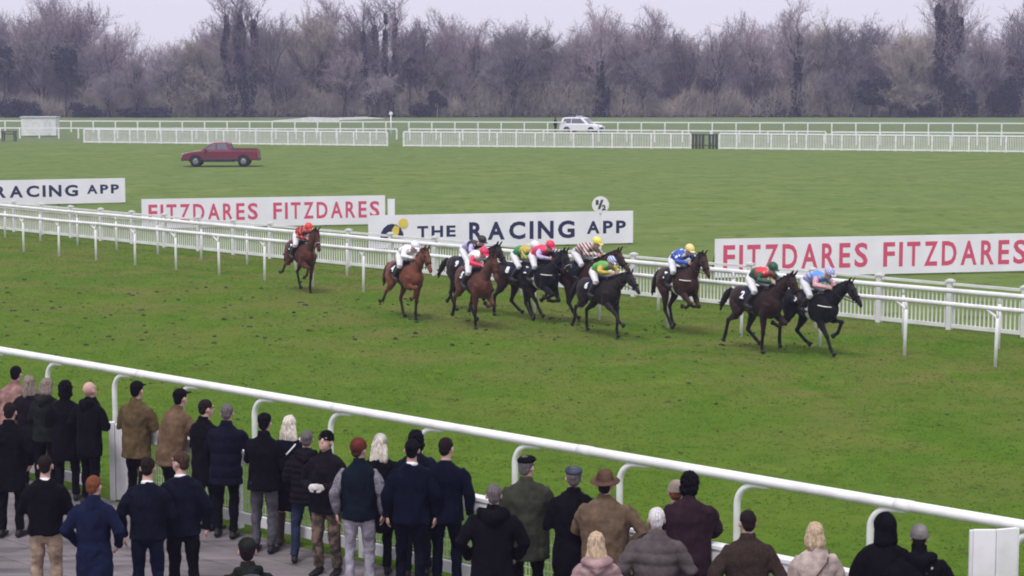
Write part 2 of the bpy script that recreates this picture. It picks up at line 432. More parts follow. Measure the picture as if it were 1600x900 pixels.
# front track rail with curved goose-neck posts
def groundof(u, vtop, h): 
    k = h / HCAM; return G(u, (vtop - 120 * k) / (1 - k))
g0 = G(0, 547, 1.25); g1 = G(1600, 822, 1.25)
root = empty('goose_neck_rail', (0, 0, 0), 0, 'thick white front rail on curved goose-neck posts between crowd and track', 'rail')
dg_ = (g1 - g0).normalized(); ng = Vector((-dg_.y, dg_.x, 0))
if ng.y < 0: ng = -ng
rl = PB(); rl.tube([g0 - dg_ * 14, g0, g0.lerp(g1, .33) + V(0, 0, .006), g0.lerp(g1, .66), g1, g1 + dg_ * 8], [(.072, .064)], n=16, cap=.1); rl.build('top_rail', white, root)
jx = [80, 185, 290, 405, 525, 665, 815, 980, 1165, 1375, 1600]
def on_line(u):       # t along g0-g1 at photo column u
    a = (u - 800) / FPX; c, s = math.cos(PITCH), math.sin(PITCH)
    # solve x = a * zc, zc = y*c - (z-H)*s
    f = lambda p: p.x - a * (p.y * c - (p.z - HCAM) * s)
    A, B = f(g0), f(g1); return A / (A - B)
ts = [on_line(u) for u in jx]
slope, inter = np.polyfit(range(len(ts)), ts, 1)
ws = 1.25
pp = PB(); 
arc = [V(0, 0, 0), V(0, 0, .55), V(0, 0, .92)]
dirn = dg_
for k in range(1, 8):
    a = k / 7 * math.pi / 2; arc.append(V(0, 0, .92) + dirn * (.30 * (1 - math.cos(a)) * 1.0) + V(0, 0, .27 * math.sin(a)))
arc.append(arc[-1] + dirn * .16 + V(0, 0, .01))
pp.tube(arc, [.043] * 3 + [.043] * 7 + [.040], ref=tuple(ng), n=12, cap=.2)
p0 = pp.build('post', white, root)
for i in range(-4, 14):
    t = slope * i + inter if not 0 <= i < len(ts) else ts[i]
    b = g0.lerp(g1, t); b = Vector((b.x, b.y, 0)) - dirn * .12
    q = p0 if i == -4 else p0.copy()
    if i != -4: C.objects.link(q); q.parent = root
    q.location = b
for i in range(-1, 5):
    jp = g0.lerp(g1, slope * (i * 2.6 + 1.4) + inter)
    q = PB(); q.tube([jp - dg_ * .11, jp + dg_ * .11], [(.077, .069)], n=16, cap=.02); q.build('joint', white, root)
print('goose spacing', slope * (g1 - g0).length, 'A spacing', (A1 - A0).length / 17, 'heading', math.degrees(HEAD))

# crowd fence: flat plank top, wire mesh, bottom rail
FL = 2.4
def crowd_fence(start, n, label):
    root = empty('crowd_fence', start, 0, label, 'fence'); az = math.atan2(dF.y, dF.x)
    def pl(bld, nm, m, first=[0]):
        return bld.build(nm, m, root, smooth=0, bevel=0)
    a = PB(); a.box((0, 0, .52), (.09, .08, 1.04)); post = a.build('post', white, root, bevel=.008, smooth=0)
    a = PB(); a.box((FL / 2, -.03, 1.075), (FL - .012, .15, .05)); a.box((FL / 2, -.065, .985), (FL - .012, .045, .13)); tr = a.build('top_rail', white, root, bevel=.008, smooth=0)
    a = PB(); a.box((FL / 2, -.055, .17), (FL - .10, .05, .15)); br = a.build('bottom_rail', white, root, bevel=.008, smooth=0)
    a = PB()
    k = int((FL - .1) / .055)
    for j in range(k): a.box((.05 + (j + .5) * (FL - .1) / k, 0, .58), (.009, .006, .68))
    for j in range(7): a.box((FL / 2, .006, .26 + j * .105), (FL - .1, .006, .009))
    ms = a.build('wire_panel', wire, root, smooth=0)
    for i in range(n):
        for q in (post, tr, br, ms):
            o = q if i == 0 else q.copy()
            if i: C.objects.link(o); o.parent = root
            o.location = dF * (FL * i); o.rotation_euler = (0, 0, az)
    return root
crowd_fence(F0 + dF * .62, 10, 'white crowd fence with flat plank top and wire mesh that the spectators lean on')
crowd_fence(F0 - dF * (FL * 5 + .05), 5, 'white crowd fence section left of the wide gate post behind spectators in dark coats')
gp = PB(); gp.box((0, 0, .56), (.18, .06, 1.1)); gp.box((-.135, 0, .57), (.08, .09, 1.14)); 
o = gp.build('gate_post', white, bevel=.008, smooth=0); o.location = F0 + dF * .46 - nF * .03; o.rotation_euler = (0, 0, 0.0)
tag(o, 'wide white gate post panel in the crowd fence left of the brown jackets', 'gate post')

# folded white board at bottom right
root = empty('board_stand', G(1556, 1092), 0, 'blank white folded board standing at the right edge of the crowd', 'board')
pL, pM, pR = G(1521, 827, 1.62), G(1557, 827, 1.62), G(1590, 824, 1.62)
for a, b, nm in ((pL, pM, 'panel'), (pM, pR, 'panel')):
    q = PB(); aa = a - root.location; bb = b - root.location; aa.z = bb.z = .95
    if nm: bb = bb + (aa - bb).normalized() * .006
    dd = (bb - aa).normalized()
    q.beam(aa, bb, .035, 1.34); q.build(nm, white, root, bevel=.006, smooth=0)
for a in (pL, pM, pR):
    q = PB(); aa = a - root.location; q.box((aa.x, aa.y + .045, .8), (.05, .045, 1.6)); q.build('leg', white, root, smooth=0)

# ------------------------------------------------------------------ far mesh barriers
def far_barrier(a, b, span, h, label, group='white barriers across the far field', fill=True, ph=None, cat='fence'):
    root = empty('mesh_barrier' if fill else 'far_rail', a, 0, label, cat, group)
    L = (b - a).length; n = max(1, round(L / span)); d = (b - a) / n; az = math.atan2(d.y, d.x); l = d.length
    q = PB(); q.box((0, 0, h / 2), (.16 if fill else .13, .10, h)); post = q.build('post', white, root, smooth=0)
    q = PB(); q.box((l / 2, 0, h + .02), (l, .09, .13 if fill else .12))
    rail = q.build('top_rail', white, root, smooth=0)
    parts = [post, rail]
    if fill:
        q = PB(); q.box((l / 2, -.02, .10), (l, .05, .14)); parts.append(q.build('bottom_rail', white, root, smooth=0))
        q = PB(); k = int(l / .13)
        for j in range(k): q.box(((j + .5) * l / k, 0, h / 2 + .05), (.060, .02, h - .3))
        parts.append(q.build('mesh_panel', white_old, root, smooth=0))
    for i in range(n + 1):
        for o in parts:
            if i == n and o is not post: continue
            c = o if i == 0 else o.copy()
            if i: C.objects.link(c); c.parent = root
            c.location = d * i; c.rotation_euler = (0, 0, az)
    return root
far_barrier(G(132, 223), G(605, 228.5), 1.55, 1.22, 'white mesh barrier across the far field above the red pickup truck')
far_barrier(G(631, 228.8), G(1079, 232.5), 1.65, 1.25, 'white mesh barrier in the far field between the gap and the dark gate')
far_barrier(G(1124, 233), G(1660, 239), 1.45, 1.28, 'white mesh barrier in the far field right of the dark gate')
far_barrier(G(-60, 206), G(1680, 211.5), 2.5, 1.2, 'thin white post and rail line furthest away in front of the wood', fill=False)
far_barrier(G(-60, 216), G(620, 218), 2.0, 1.0, 'low white rail just behind the mesh barrier left of the gap', fill=False)
far_barrier(G(640, 219), G(1290, 224), 2.6, 1.05, 'low white rail just behind the mesh barrier below the white car', fill=False)
far_barrier(G(1300, 226), G(1680, 228), 2.2, 1.1, 'low white rail just behind the mesh barrier at the right', fill=False)
# dark gate
ga, gb = G(1080, 232.6), G(1122, 233)
root = empty('dark_gate', ga, 0, 'dark green wooden gate closing the gap in the far white barrier', 'gate')
dd = gb - ga; gm = mat('dark_gate_wood', (.05, .055, .055), var=.3)
for k in range(8):
    if k == 4: continue
    q = PB(); q.box((0, 0, .63), (dd.length / 8 * (.8 if k % 2 else .62), .04, 1.22)); o = q.build('board', gm, root, smooth=0); o.location = dd * ((k + .5) / 8)
q = PB(); q.beam(V(0, .05, 1.18), dd + V(0, .05, 1.18), .04, .08); q.beam(V(0, .05, .3), dd + V(0, .05, .3), .04, .08); q.build('gate_frame', gm, root, smooth=0)
# white hut, dark frame, far white sheeting, marker post
hb = G(60, 213.5); root = empty('white_cabin', hb, 0, 'small white cabin behind the rails at the far left', 'cabin')
q = PB(); q.box((0, .9, 1.0), (3.5, 1.6, 1.8)); q.build('wall', white_old, root, smooth=0)
q = PB(); q.box((0, .9, 1.97), (3.7, 1.8, .1)); q.build('roof', mat('grey_roof', (.5, .5, .52)), root, smooth=0)
q = PB(); q.box((.9, .08, .95), (.7, .03, 1.5)); q.build('door', mat('pale_door', (.6, .6, .64)), root, smooth=0)
hb = G(13, 221); root = empty('barrier_stand', hb, 0, 'small dark metal frame standing on the grass at the far left', 'frame')
q = PB()
for sx in (-.55, .55):
    for sy in (0, .7): q.box((sx, sy, .45), (.1, .1, .9))
q.build('leg', metal, root, smooth=0)
q = PB(); q.box((0, .35, .93), (1.35, .9, .08)); q.box((0, -.02, .7), (1.0, .05, .1)); q.build('top', metal, root, smooth=0)
fa = G(425, 190.5); fb = G(530, 190); 
q = PB(); d_ = fb - fa
pts = [(0, 0), (0, .15), (2.5, .35), (5, .62), (8, .50), (12, .66), (15, .45), (d_.length, .25), (d_.length, 0)]
q.prism(pts, 0, 1.5); o = q.build('covered_rail_stack', white_old, smooth=0); o.location = fa; tag(o, 'long low white heap of stacked rails far off before the wood', 'stack')
mp_ = G(611, 214); root = empty('marker_post', mp_, 0, 'tall thin white marker post with a round top before the wood', 'post')
q = PB(); q.tube([(0, 0, 0), (0, 0, 2.3)], [.06], n=8, cap=.1); q.build('pole', white, root)
q = PB(); q.tube([(0, -.08, 2.35), (0, -.03, 2.35)], [.19], n=20, cap=0.01); q.build('disc', white, root)

# ------------------------------------------------------------------ advertising boards
red = mat('board_red', (0.62, 0.085, 0.165), rough=.5, var=.04)
navy = mat('board_navy', (0.022, 0.026, 0.085), rough=.5, var=.05)
yel = mat('board_yellow', (0.72, 0.56, 0.09), rough=.5, var=.05)
bwhite = mat('board_white', (0.80, 0.79, 0.86), rough=.55, var=.04, scale=1.2)
def board(uL, vtL, uR, vtR, label, texts, emblem=None, h=1.22):
    """texts: (string, u0, u1, z0, z1, bold, material) with u in photo columns"""
    k = h / HCAM; a = G(uL, footv(vtL, h)); b = G(uR, footv(vtR, h))
    root = empty('advertising_board', a, 0, label, 'advertising board', 'advertising boards along the far side of the track')
    d = b - a; L = d.length; dn = d.normalized(); az = math.atan2(d.y, d.x); M = Matrix.Rotation(az, 4, 'Z')
    root.rotation_euler = (0, 0, az)
    q = PB(); q.box((L / 2, .03, .06 + (h - .06) / 2), (L, .05, h - .06)); q.build('panel', bwhite, root, smooth=0)
    n = max(2, int(L / 2.4))
    for i in range(n + 1):
        q = PB(); q.box((0, 0, h * .48), (.06, .06, h * .96)); q.tube([(0, .02, h * .9), (0, .6, .02)], [.025], n=6); o = q.build('leg', metal, root, smooth=0); o.location = (max(.1, min(L - .1, L * i / n)), .092, 0)
    def tx(u):
        c, s = math.cos(PITCH), math.sin(PITCH); aa = (u - 800) / FPX
        f = lambda p: p.x - aa * (p.y * c - (.6 - HCAM) * s)
        A_, B_ = f(a), f(b); return A_ / (A_ - B_) * L
    for (t, u0, u1, z0, z1, bold, m) in texts:
        x0, x1 = tx(u0), tx(u1)
        if 1:      # capitals set one by one, generously spaced
            pts, fs = [], []; wd_ = [dict(F=.74, I=.24, T=.84, Z=.86, D=.95, A=1.04, R=.86, E=.72, S=.86, H=.90, C=1.0, N=.98, G=1.04, P=.80)[c] for c in t]; gap = .26; tot = sum(wd_) + gap * (len(t) - 1); k_ = (x1 - x0) / tot; xx = 0
            for ch, w_ in zip(t, wd_):
                p2, f2 = text_mesh(ch, w_ * k_, z1 - z0, .022 if len(t) == 9 else .035); fs += [tuple(i + len(pts) for i in f) for f in f2]; pts += [(p[0] + xx, p[1]) for p in p2]; xx += (w_ + gap) * k_
        else: pts, fs = text_mesh(t, x1 - x0, z1 - z0, bold)
        me = bpy.data.meshes.new('lettering'); me.from_pydata([(x0 + p[0], 0, z0 + p[1]) for p in pts], [], fs); me.materials.append(m); me.update()
        o = bpy.data.objects.new('lettering', me); C.objects.link(o); o.parent = root; o.location = (0, .0015, 0)
    if emblem:
        x0, x1 = tx(emblem[0]), tx(emblem[1]); W = x1 - x0
        q = PB(); arc = [(x0, .42)] + [(x0 + W * .42 - W * .42 * math.cos(t * math.pi / 8), .42 + .50 * math.sin(t * math.pi / 8) * (1 if t < 8 else 1)) for t in range(1, 8)] + [(x0 + W * .84, .42)]
        q.prism(arc, -.010, -.004); q.build('emblem', navy, root, smooth=0)
        q = PB(); q.prism([(x0 + W * .40, .40), (x0 + W * .42, .72), (x0 + W * .52, .86), (x0 + W * .68, .80), (x0 + W * .66, .62), (x0 + W * .58, .40)], -.017, -.011)
        q.tube([(x0 + W * .82, -.017, .93), (x0 + W * .82, -.011, .93)], [.17], n=18, cap=.01)
        q.build('emblem', yel, root, smooth=0)
    return root
Rd = red; Nv = navy
board(-122, 284, 196, 278, 'leftmost white advertising board with navy lettering, cut by the left edge',
      [('THE', -62, -16, .50, .88, .035, Nv), ('RACING', -8, 122, .40, .95, .03, Nv), ('APP', 136, 186, .50, .93, .035, Nv)], (-107, -75))
board(222, 311, 602, 305, 'white advertising board with two red words left of the navy lettered one',
      [('FITZDARES', 232, 403, .33, 1.0, .045, Rd), ('FITZDARES', 427, 593, .33, 1.0, .045, Rd)])
board(576, 336.5, 989, 329, 'white advertising board with navy lettering and yellow emblem behind the jockeys',
      [('THE', 652, 712, .42, .82, .035, Nv), ('RACING', 733, 898, .28, .92, .03, Nv), ('APP', 917, 978, .42, .88, .035, Nv)], (594, 638))
board(1117, 373, 1612, 364, 'large white advertising board with two red words at the right behind the leaders',
      [('FITZDARES', 1130, 1356, .28, 1.03, .045, Rd), ('FITZDARES', 1380, 1604, .28, 1.03, .045, Rd)])
board(606, 310.5, 617, 310.5, 'narrow blank white board end showing between two lettered boards', [], h=1.22)
# half-furlong marker
mb = G(938, 389); root = empty('distance_marker', mb, 0, 'round white distance marker disc on a post above the navy lettered board', 'marker sign')
zc = G(938, 319, 0); 
k = (mb.y) ; c_, s_ = math.cos(PITCH), math.sin(PITCH)
b_ = (450 - 320) / FPX; zt = HCAM + k * (-s_ + b_ * c_) / (c_ + b_ * s_)
q = PB(); q.box((0, .06, zt / 2), (.08, .06, zt)); q.build('post', white, root, smooth=0)
q = PB(); q.tube([(0, 0, zt), (0, .02, zt)], [.30], ref=(0, 0, 1), n=28, cap=.01); q.build('disc', white, root, smooth=0)
q = PB(); q.tube([(0, -.012, zt), (0, -.008, zt)], [.315], n=28, cap=.01)
for (t, x0, x1, z0, z1) in (('1', -.17, -.07, .0, .17), ('/', -.10, .10, -.15, .18), ('2', .04, .19, -.19, .0)):
    pts, fs = text_mesh(t, x1 - x0, z1 - z0, .05)
    me = bpy.data.meshes.new('numeral'); me.from_pydata([(x0 + p[0], 0, zt + z0 + p[1]) for p in pts], [], fs); me.materials.append(metal)
    o = bpy.data.objects.new('numeral', me); C.objects.link(o); o.parent = root; o.location = (0, -.012, 0)
# ------------------------------------------------------------------ winter wood
def seg_mesh(name, segs, m, sides=3):
    A = np.array([s[0] for s in segs], float); B = np.array([s[1] for s in segs], float); ra = np.array([s[2] for s in segs]); rb = np.array([s[3] for s in segs])
    t = B - A; t /= np.maximum(np.linalg.norm(t, axis=1, keepdims=True), 1e-6)
    ref = np.where(np.abs(t[:, 2:3]) > .9, np.array([[1., 0, 0]]), np.array([[0, 0, 1.]]))
    s = np.cross(t, ref); s /= np.linalg.norm(s, axis=1, keepdims=True); u = np.cross(s, t)
    k = len(A); co = np.empty((k, 2, sides, 3))
    for j in range(sides):
        a = 2 * math.pi * j / sides; o = s * math.cos(a) + u * math.sin(a)
        co[:, 0, j] = A + o * ra[:, None]; co[:, 1, j] = B + o * rb[:, None]
    idx = np.empty((k, sides, 4), dtype=np.int32); base = (np.arange(k) * 2 * sides)
    for j in range(sides):
        j2 = (j + 1) % sides
        idx[:, j] = np.stack([base + j, base + j2, base + sides + j2, base + sides + j], 1)
    me = bpy.data.meshes.new(name); me.vertices.add(k * 2 * sides); me.loops.add(k * sides * 4); me.polygons.add(k * sides)
    me.vertices.foreach_set('co', co.ravel()); me.loops.foreach_set('vertex_index', idx.ravel())
    me.polygons.foreach_set('loop_start', np.arange(0, k * sides * 4, 4, dtype=np.int32)); me.polygons.foreach_set('loop_total', np.full(k * sides, 4, dtype=np.int32))
    me.update(calc_edges=True); me.materials.append(m)
    return me
def leaf_mesh(name, P, size, m, rg):
    k = len(P); a = rg.normal(size=(k, 3)); a /= np.linalg.norm(a, axis=1, keepdims=True); b = np.cross(a, rg.normal(size=(k, 3))); b /= np.linalg.norm(b, axis=1, keepdims=True)
    sz = (rg.uniform(.6, 1.3, k) * size)[:, None]; co = np.stack([P - a * sz, P + b * sz * .6, P + a * sz, P - b * sz * .6], 1)
    me = bpy.data.meshes.new(name); me.vertices.add(k * 4); me.loops.add(k * 4); me.polygons.add(k)
    me.vertices.foreach_set('co', co.ravel()); me.loops.foreach_set('vertex_index', np.arange(k * 4, dtype=np.int32))
    me.polygons.foreach_set('loop_start', np.arange(0, k * 4, 4, dtype=np.int32)); me.polygons.foreach_set('loop_total', np.full(k, 4, dtype=np.int32))
    me.update(calc_edges=True); me.materials.append(m); return me
bark = [mat('bark_grey', (.030, .024, .026), rough=.95, var=.3, scale=.4), mat('bark_brown', (.040, .030, .028), rough=.95, var=.3, scale=.4), mat('bark_dark', (.018, .016, .020), rough=.95, var=.25, scale=.4)]
ivy_m = mat('ivy_leaf', (.008, .013, .018), rough=.7, var=.5, scale=1.5)
green_m = mat('evergreen_leaf', (.008, .014, .020), rough=.7, var=.5, scale=1.2)
tw_m = [mat('twig_plum', (.270, .215, .235), rough=.95, var=.3, scale=.25), mat('twig_olive', (.300, .258, .225), rough=.95, var=.3, scale=.25), mat('twig_grey', (.285, .245, .270), rough=.95, var=.3, scale=.25)]
for m_ in tw_m:       # every tree its own tone
    n_ = m_.node_tree.nodes; l_ = m_.node_tree.links; b_ = n_['Principled BSDF']; src_ = b_.inputs['Base Color'].links[0].from_socket
    oi = n_.new('ShaderNodeObjectInfo'); mr_ = n_.new('ShaderNodeMapRange'); mr_.inputs[3].default_value = .55; mr_.inputs[4].default_value = 1.45; l_.new(oi.outputs['Random'], mr_.inputs[0])
    vm = n_.new('ShaderNodeVectorMath'); vm.operation = 'SCALE'; l_.new(src_, vm.inputs[0]); l_.new(mr_.outputs[0], vm.inputs['Scale']); l_.new(vm.outputs[0], b_.inputs['Base Color'])
def make_tree(seed, Ht, spread, up, dens=1.0, trunk_frac=.32, lean=0.0):
    rr = random.Random(seed); trunk = []; crown = []; limbs = []
    def grow(p, d, L, r, lv):
        ns = (5, 4, 3, 3, 2)[lv]; pts = [p]
        for i in range(ns):
            d = (d + Vector((rr.gauss(0, 1), rr.gauss(0, 1), rr.gauss(0, 1))) * (.08, .18, .22, .25, .3)[lv] + Vector((0, 0, up * (.0, .16, .12, .10, .08)[lv]))).normalized()
            q = p + d * (L / ns); r2 = r * (1 - .75 / ns * (1 if lv else .8)) 
            (trunk if lv <= 2 else crown).append((tuple(p), tuple(q), r, r2))
            if lv <= 1: limbs.append((p, q, r, lv))
            p, r = q, r2
            if lv < 4:
                cnt = (2.4, 2.0, 2.6, 2.6)[lv] * dens
                if lv == 0 and (p.z / Ht) < trunk_frac: cnt = 0
                cnt = int(cnt) + (rr.random() < cnt % 1)
                for _ in range(cnt):
                    a = rr.uniform(0, 2 * math.pi); sd = d.orthogonal().normalized(); sd.rotate(Matrix.Rotation(a, 3, d))
                    w_ = rr.uniform(.45, 1.0) * spread
                    nd = (d * (1 - .35 * w_) + sd * w_).normalized()
                    grow(p, nd, L * (.62, .60, .55, .5)[lv] * rr.uniform(.75, 1.2) * (1.0 if lv else (1.25 - .5 * p.z / Ht)), max(r * (.55, .58, .52, .5)[lv], .024), lv + 1)
    grow(Vector((0, 0, -.2)), Vector((lean, 0, 1)).normalized(), Ht * .78, Ht * .022, 0)
    top = max(s[1][2] for s in crown); k = Ht / top
    sc = lambda S_: [((a[0] * k, a[1] * k, a[2] * k), (b[0] * k, b[1] * k, b[2] * k), r1, max(r2, .018)) for a, b, r1, r2 in S_]
    return sc(trunk), sc(crown), [(a * k, b * k, r, lv) for a, b, r, lv in limbs]
protos = []
specs = [(1, 17, .75, 1.2, 1.0, .22), (2, 18, .60, 1.7, 1.05, .25), (3, 15, .95, .9, 1.05, .15), (4, 19, .70, 1.3, .9, .30), (5, 13, 1.0, .8, 1.15, .12), (6, 16, .55, 2.2, 1.15, .15)]
for i, (sd, Ht, sp, up, de, tf) in enumerate(specs):
    tr, cr, lb = make_tree(sd, Ht, sp, up, de, tf)
    print('tree', i, len(tr), len(cr))
    protos.append((seg_mesh('trunk', tr, bark[i % 2], 5), seg_mesh('crown', cr, tw_m[i % 3], 3), Ht, lb))
YW = G(800, 183).y
gtree = 'bare winter trees of the wood behind the racecourse'
desc = ['tall bare tree with a rounded purple brown crown', 'tall bare tree with steep upswept twigs', 'broad bare tree with spreading olive brown twigs', 'tall open bare tree with sky showing through its limbs', 'low wide bare tree with a dense twiggy crown', 'narrow bare tree with brushlike upright twigs']
def land(u):
    marks = [(40, 'above the white cabin'), (180, 'left of the gap of sky'), (330, 'under the gap of sky above the red pickup'), (450, 'beside the ivy towers left of centre'), (620, 'above the long pale heap of rails'), (780, 'above the marker post'), (900, 'just left of the white car'), (1010, 'above the white car'), (1130, 'above the dark gate'), (1280, 'right of the dark gate'), (1420, 'left of the big ivy clad tree'), (1520, 'around the big ivy clad tree'), (1700, 'near the right edge')]
    for a, b in marks:
        if u < a: return b
    return marks[-1][1]
used_lab = {}
def ulabel(s):
    used_lab[s] = used_lab.get(s, 0) + 1
    return s
def put_tree(u, vtop, i, depth, ang, label):
    y = YW + depth; zc = y * math.cos(PITCH) - (0 - HCAM) * math.sin(PITCH)
    x = (u - 800) / FPX * zc
    b = (450 - vtop) / FPX; c_, s_ = math.cos(PITCH), math.sin(PITCH)
    ht = HCAM + y * (-s_ + b * c_) / (c_ + b * s_)
    root = empty('bare_tree', (x, y, 0), ang, label, 'tree', gtree)
    tm, cm, Ht, _ = protos[i]; s = ht / Ht
    root.scale = (s * rnd.uniform(.9, 1.15), s * rnd.uniform(.9, 1.15), s)
    for nm, me in (('trunk', tm), ('crown', cm)):
        o = bpy.data.objects.new(nm, me); C.objects.link(o); o.parent = root
    return root
# skyline of the photo: column -> top row (negative = above the frame)
sky_pts = [(-60, -20), (0, -25), (50, -10), (95, -30), (130, -28), (160, 20), (190, 62), (230, 75), (270, 55), (300, 52), (330, 22), (360, -20), (400, -5), (430, 15), (455, 35), (475, -10), (520, -20), (560, 5), (600, 12), (660, 12), (720, 18), (760, 25), (800, 10), (850, 25), (900, 12), (960, 5), (1010, 2), (1040, 18), (1065, 38), (1110, 32), (1150, 15), (1200, 4), (1260, 6), (1320, 6), (1380, 10), (1430, 28), (1470, -15), (1510, 10), (1550, 30), (1580, 0), (1620, -20), (1680, 0)]
def skyl(u):
    for (a, b), (c, d) in zip(sky_pts, sky_pts[1:]):
        if a <= u <= c: return b + (d - b) * (u - a) / (c - a)
    return 10
rt = random.Random(21)
rows = [(2, 44, 50, 95), (14, 44, 26, 66), (28, 50, 10, 44), (46, 50, 44, 84)]
for (dep, step, j0, j1) in rows:
    u = -50 + rt.uniform(0, step)
    while u < 1660:
        vt = skyl(u) + rt.uniform(j0, j1) * (1.0 if 150 < u < 340 else 1.0)
        i = rt.choice([0, 1, 2, 3, 4, 5, 1, 5] if dep > 10 else [2, 4, 0, 2, 5])
        rowtxt = {2: 'at the front edge of the wood', 14: 'in the second rank of the wood', 28: 'deep in the wood', 46: 'at the back of the wood'}[dep]
        put_tree(u, vt, i, dep + rt.uniform(-4, 4), rt.uniform(0, 6.28), 'bare leafless tree blending into the dense purple brown wood behind the course')
        u += step * rt.uniform(.6, 1.4)
# the trees that stand out against the sky
for u, vt, i, dep, lab in [(105, -30, 3, 6, 'tall bare tree with wide open limbs rising above the dark evergreen bush at the left'), (128, -5, 3, 9, 'bare tree with drooping right hand limbs at the left edge of the gap of sky'), (478, -12, 1, 5, 'tall steep limbed bare tree right of the ivy towers'), (512, -20, 3, 7, 'very tall bare tree cut by the top edge left of centre'), (1010, 0, 3, 4, 'tall forked bare tree against the sky above the white car'), (918, 10, 3, 5, 'bare tree with a thick dark stem just right of the white car column'),
                           (1240, 2, 3, 3, 'tall bare tree with a straight dark stem right of the dark gate'), (1300, 5, 1, 4, 'tall bare tree with pale open limbs midway to the ivy clad tree'), (1598, -15, 3, 5, 'big bare tree reaching in from the right edge'), (700, 6, 3, 6, 'bare tree with fan of twigs rising over the middle of the wood')]:
    put_tree(u, vt, i, dep, rt.uniform(0, 6.28), lab)
marks_ = [(60, -10, 'above the white cabin'), (165, 30, 'at the left side of the gap of sky'), (215, 70, 'under the gap of sky, left'), (262, 62, 'under the gap of sky, right'), (310, 36, 'just left of the ivy towers'), (428, 12, 'just right of the ivy towers'), (550, 14, 'midway between the ivy towers and the marker post'), (655, 22, 'right of the marker post'), (745, 24, 'between the marker post and the white car, left'), (800, 18, 'between the marker post and the white car, middle'), (858, 22, 'directly left of the white car'), (975, 16, 'directly right of the white car'), (1068, 40, 'left of the dark gate, under a dip in the skyline'), (1115, 30, 'directly above the dark gate'), (1175, 12, 'a little right of the dark gate'), (1335, 12, 'left of the broad evergreen bush at the right'), (1405, 22, 'right of the broad evergreen bush'), (1540, 30, 'between the big ivy clad tree and the right edge')]
for k, (u, vt, where) in enumerate(marks_):
    put_tree(u, vt, (3, 0, 3, 2, 1, 3)[k % 6], rt.uniform(-1, 3), rt.uniform(0, 6.28), 'bare dark stemmed tree ' + where)
# ivy-clad trees
def ivy_tree(u, vtop, vivy, wid, seed, label, sp=.55, stems=3, n=5200):
    rg = np.random.default_rng(seed); y = YW - .5; n = int(n * 1.7); zc = y * math.cos(PITCH) + HCAM * math.sin(PITCH); x = (u - 800) / FPX * zc
    sc = zc / FPX; ht = (182 - vtop) * sc; hi = (182 - vivy) * sc; W = wid * sc / 2
    root = empty('ivy_tree', (x, y, 0), 0, label, 'tree'); rr = random.Random(seed); tr = []; cr = []; lf = []
    for k in range(stems):
        p = Vector((rr.uniform(-.3, .3), rr.uniform(-.3, .3), -.1)); tgt = (k - (stems - 1) / 2) / max(1, stems - 1) * 2 * W * (.8 if stems < 4 else .6); top = ht * rr.uniform(.86, 1.0); r = .32
        ns = 12
        for i in range(ns):
            f = (i + 1) / ns; q = Vector((tgt * min(1, f * 2.0) + rr.gauss(0, .12), rr.gauss(0, .3) + (k % 2) * .8, top * f)); r2 = .32 * (1 - f) + .04
            tr.append((tuple(p), tuple(q), r, r2))
            hk = hi * rr.uniform(.8, 1.05)
            if p.z < hk:
                rad = (W / stems * (1.25 if stems < 4 else 1.9)) * (1 - .55 * p.z / hk) * rr.uniform(.75, 1.2)
                m_ = int(n / stems / ns * 1.4); c_ = rg.uniform(0, 1, (m_, 1)); base = np.array(p) * (1 - c_) + np.array(q) * c_
                dv_ = rg.normal(size=(m_, 3)); dv_ /= np.linalg.norm(dv_, axis=1, keepdims=True); lf.append(base + dv_ * rad * rg.uniform(.5, 1.1, (m_, 1)) ** .6)
            if i > 2:
                for _ in range(4):
                    a = rr.uniform(0, 6.28); d = Vector((math.cos(a), math.sin(a) * .7, rr.uniform(.5, 1.1))).normalized(); L = ht * rr.uniform(.12, .24); s0 = q.copy(); rad_ = .07
                    for j in range(4):
                        d = (d + Vector((rr.gauss(0, .2), rr.gauss(0, .2), .15))).normalized(); e = s0 + d * L / 4; cr.append((tuple(s0), tuple(e), rad_, rad_ * .65)); rad_ *= .65
                        for _2 in range(3):
                            d2 = (d + Vector((rr.gauss(0, .6), rr.gauss(0, .6), rr.gauss(.2, .4)))).normalized(); f2 = e + d2 * L * .3; cr.append((tuple(e), tuple(f2), .03, .016))
                            for _3 in range(2):
                                d3 = (d2 + Vector((rr.gauss(0, .5), rr.gauss(0, .5), rr.gauss(.2, .3)))).normalized(); cr.append((tuple(f2), tuple(f2 + d3 * L * .22), .02, .012))
                        s0 = e
            p, r = q, r2
    for nm, me in (('trunk', seg_mesh('trunk', tr, bark[2], 6)), ('crown', seg_mesh('crown', cr, tw_m[0], 3)), ('ivy', leaf_mesh('ivy', np.concatenate(lf), .26, ivy_m, rg))):
        o = bpy.data.objects.new(nm, me); C.objects.link(o); o.parent = root
ivy_tree(362, 8, 32, 22, 5, 'tall ivy clad dark tower of a tree, left of the pair above the red pickup', n=7000, stems=2)
ivy_tree(388, 12, 18, 26, 6, 'tall ivy clad dark tower of a tree, right of the pair above the red pickup', n=8000, stems=2)
ivy_tree(1480, -30, 12, 52, 7, 'big dark ivy clad tree with bare antler limbs against the sky at the right', n=15000, stems=4)
ivy_tree(938, 20, 95, 14, 8, 'bare forked tree with dark ivy low on its stem right of the white car', n=2600, stems=1)
ivy_tree(1244, 10, 70, 12, 9, 'straight stemmed tree with thin ivy above the barrier right of the dark gate', n=2200, stems=1)
ivy_tree(578, 30, 45, 22, 10, 'ivy covered tree in the wood left of the marker post', n=4000, stems=2)
ivy_tree(610, 15, 28, 18, 12, 'taller ivy covered tree directly above the marker post', n=3000, stems=2)
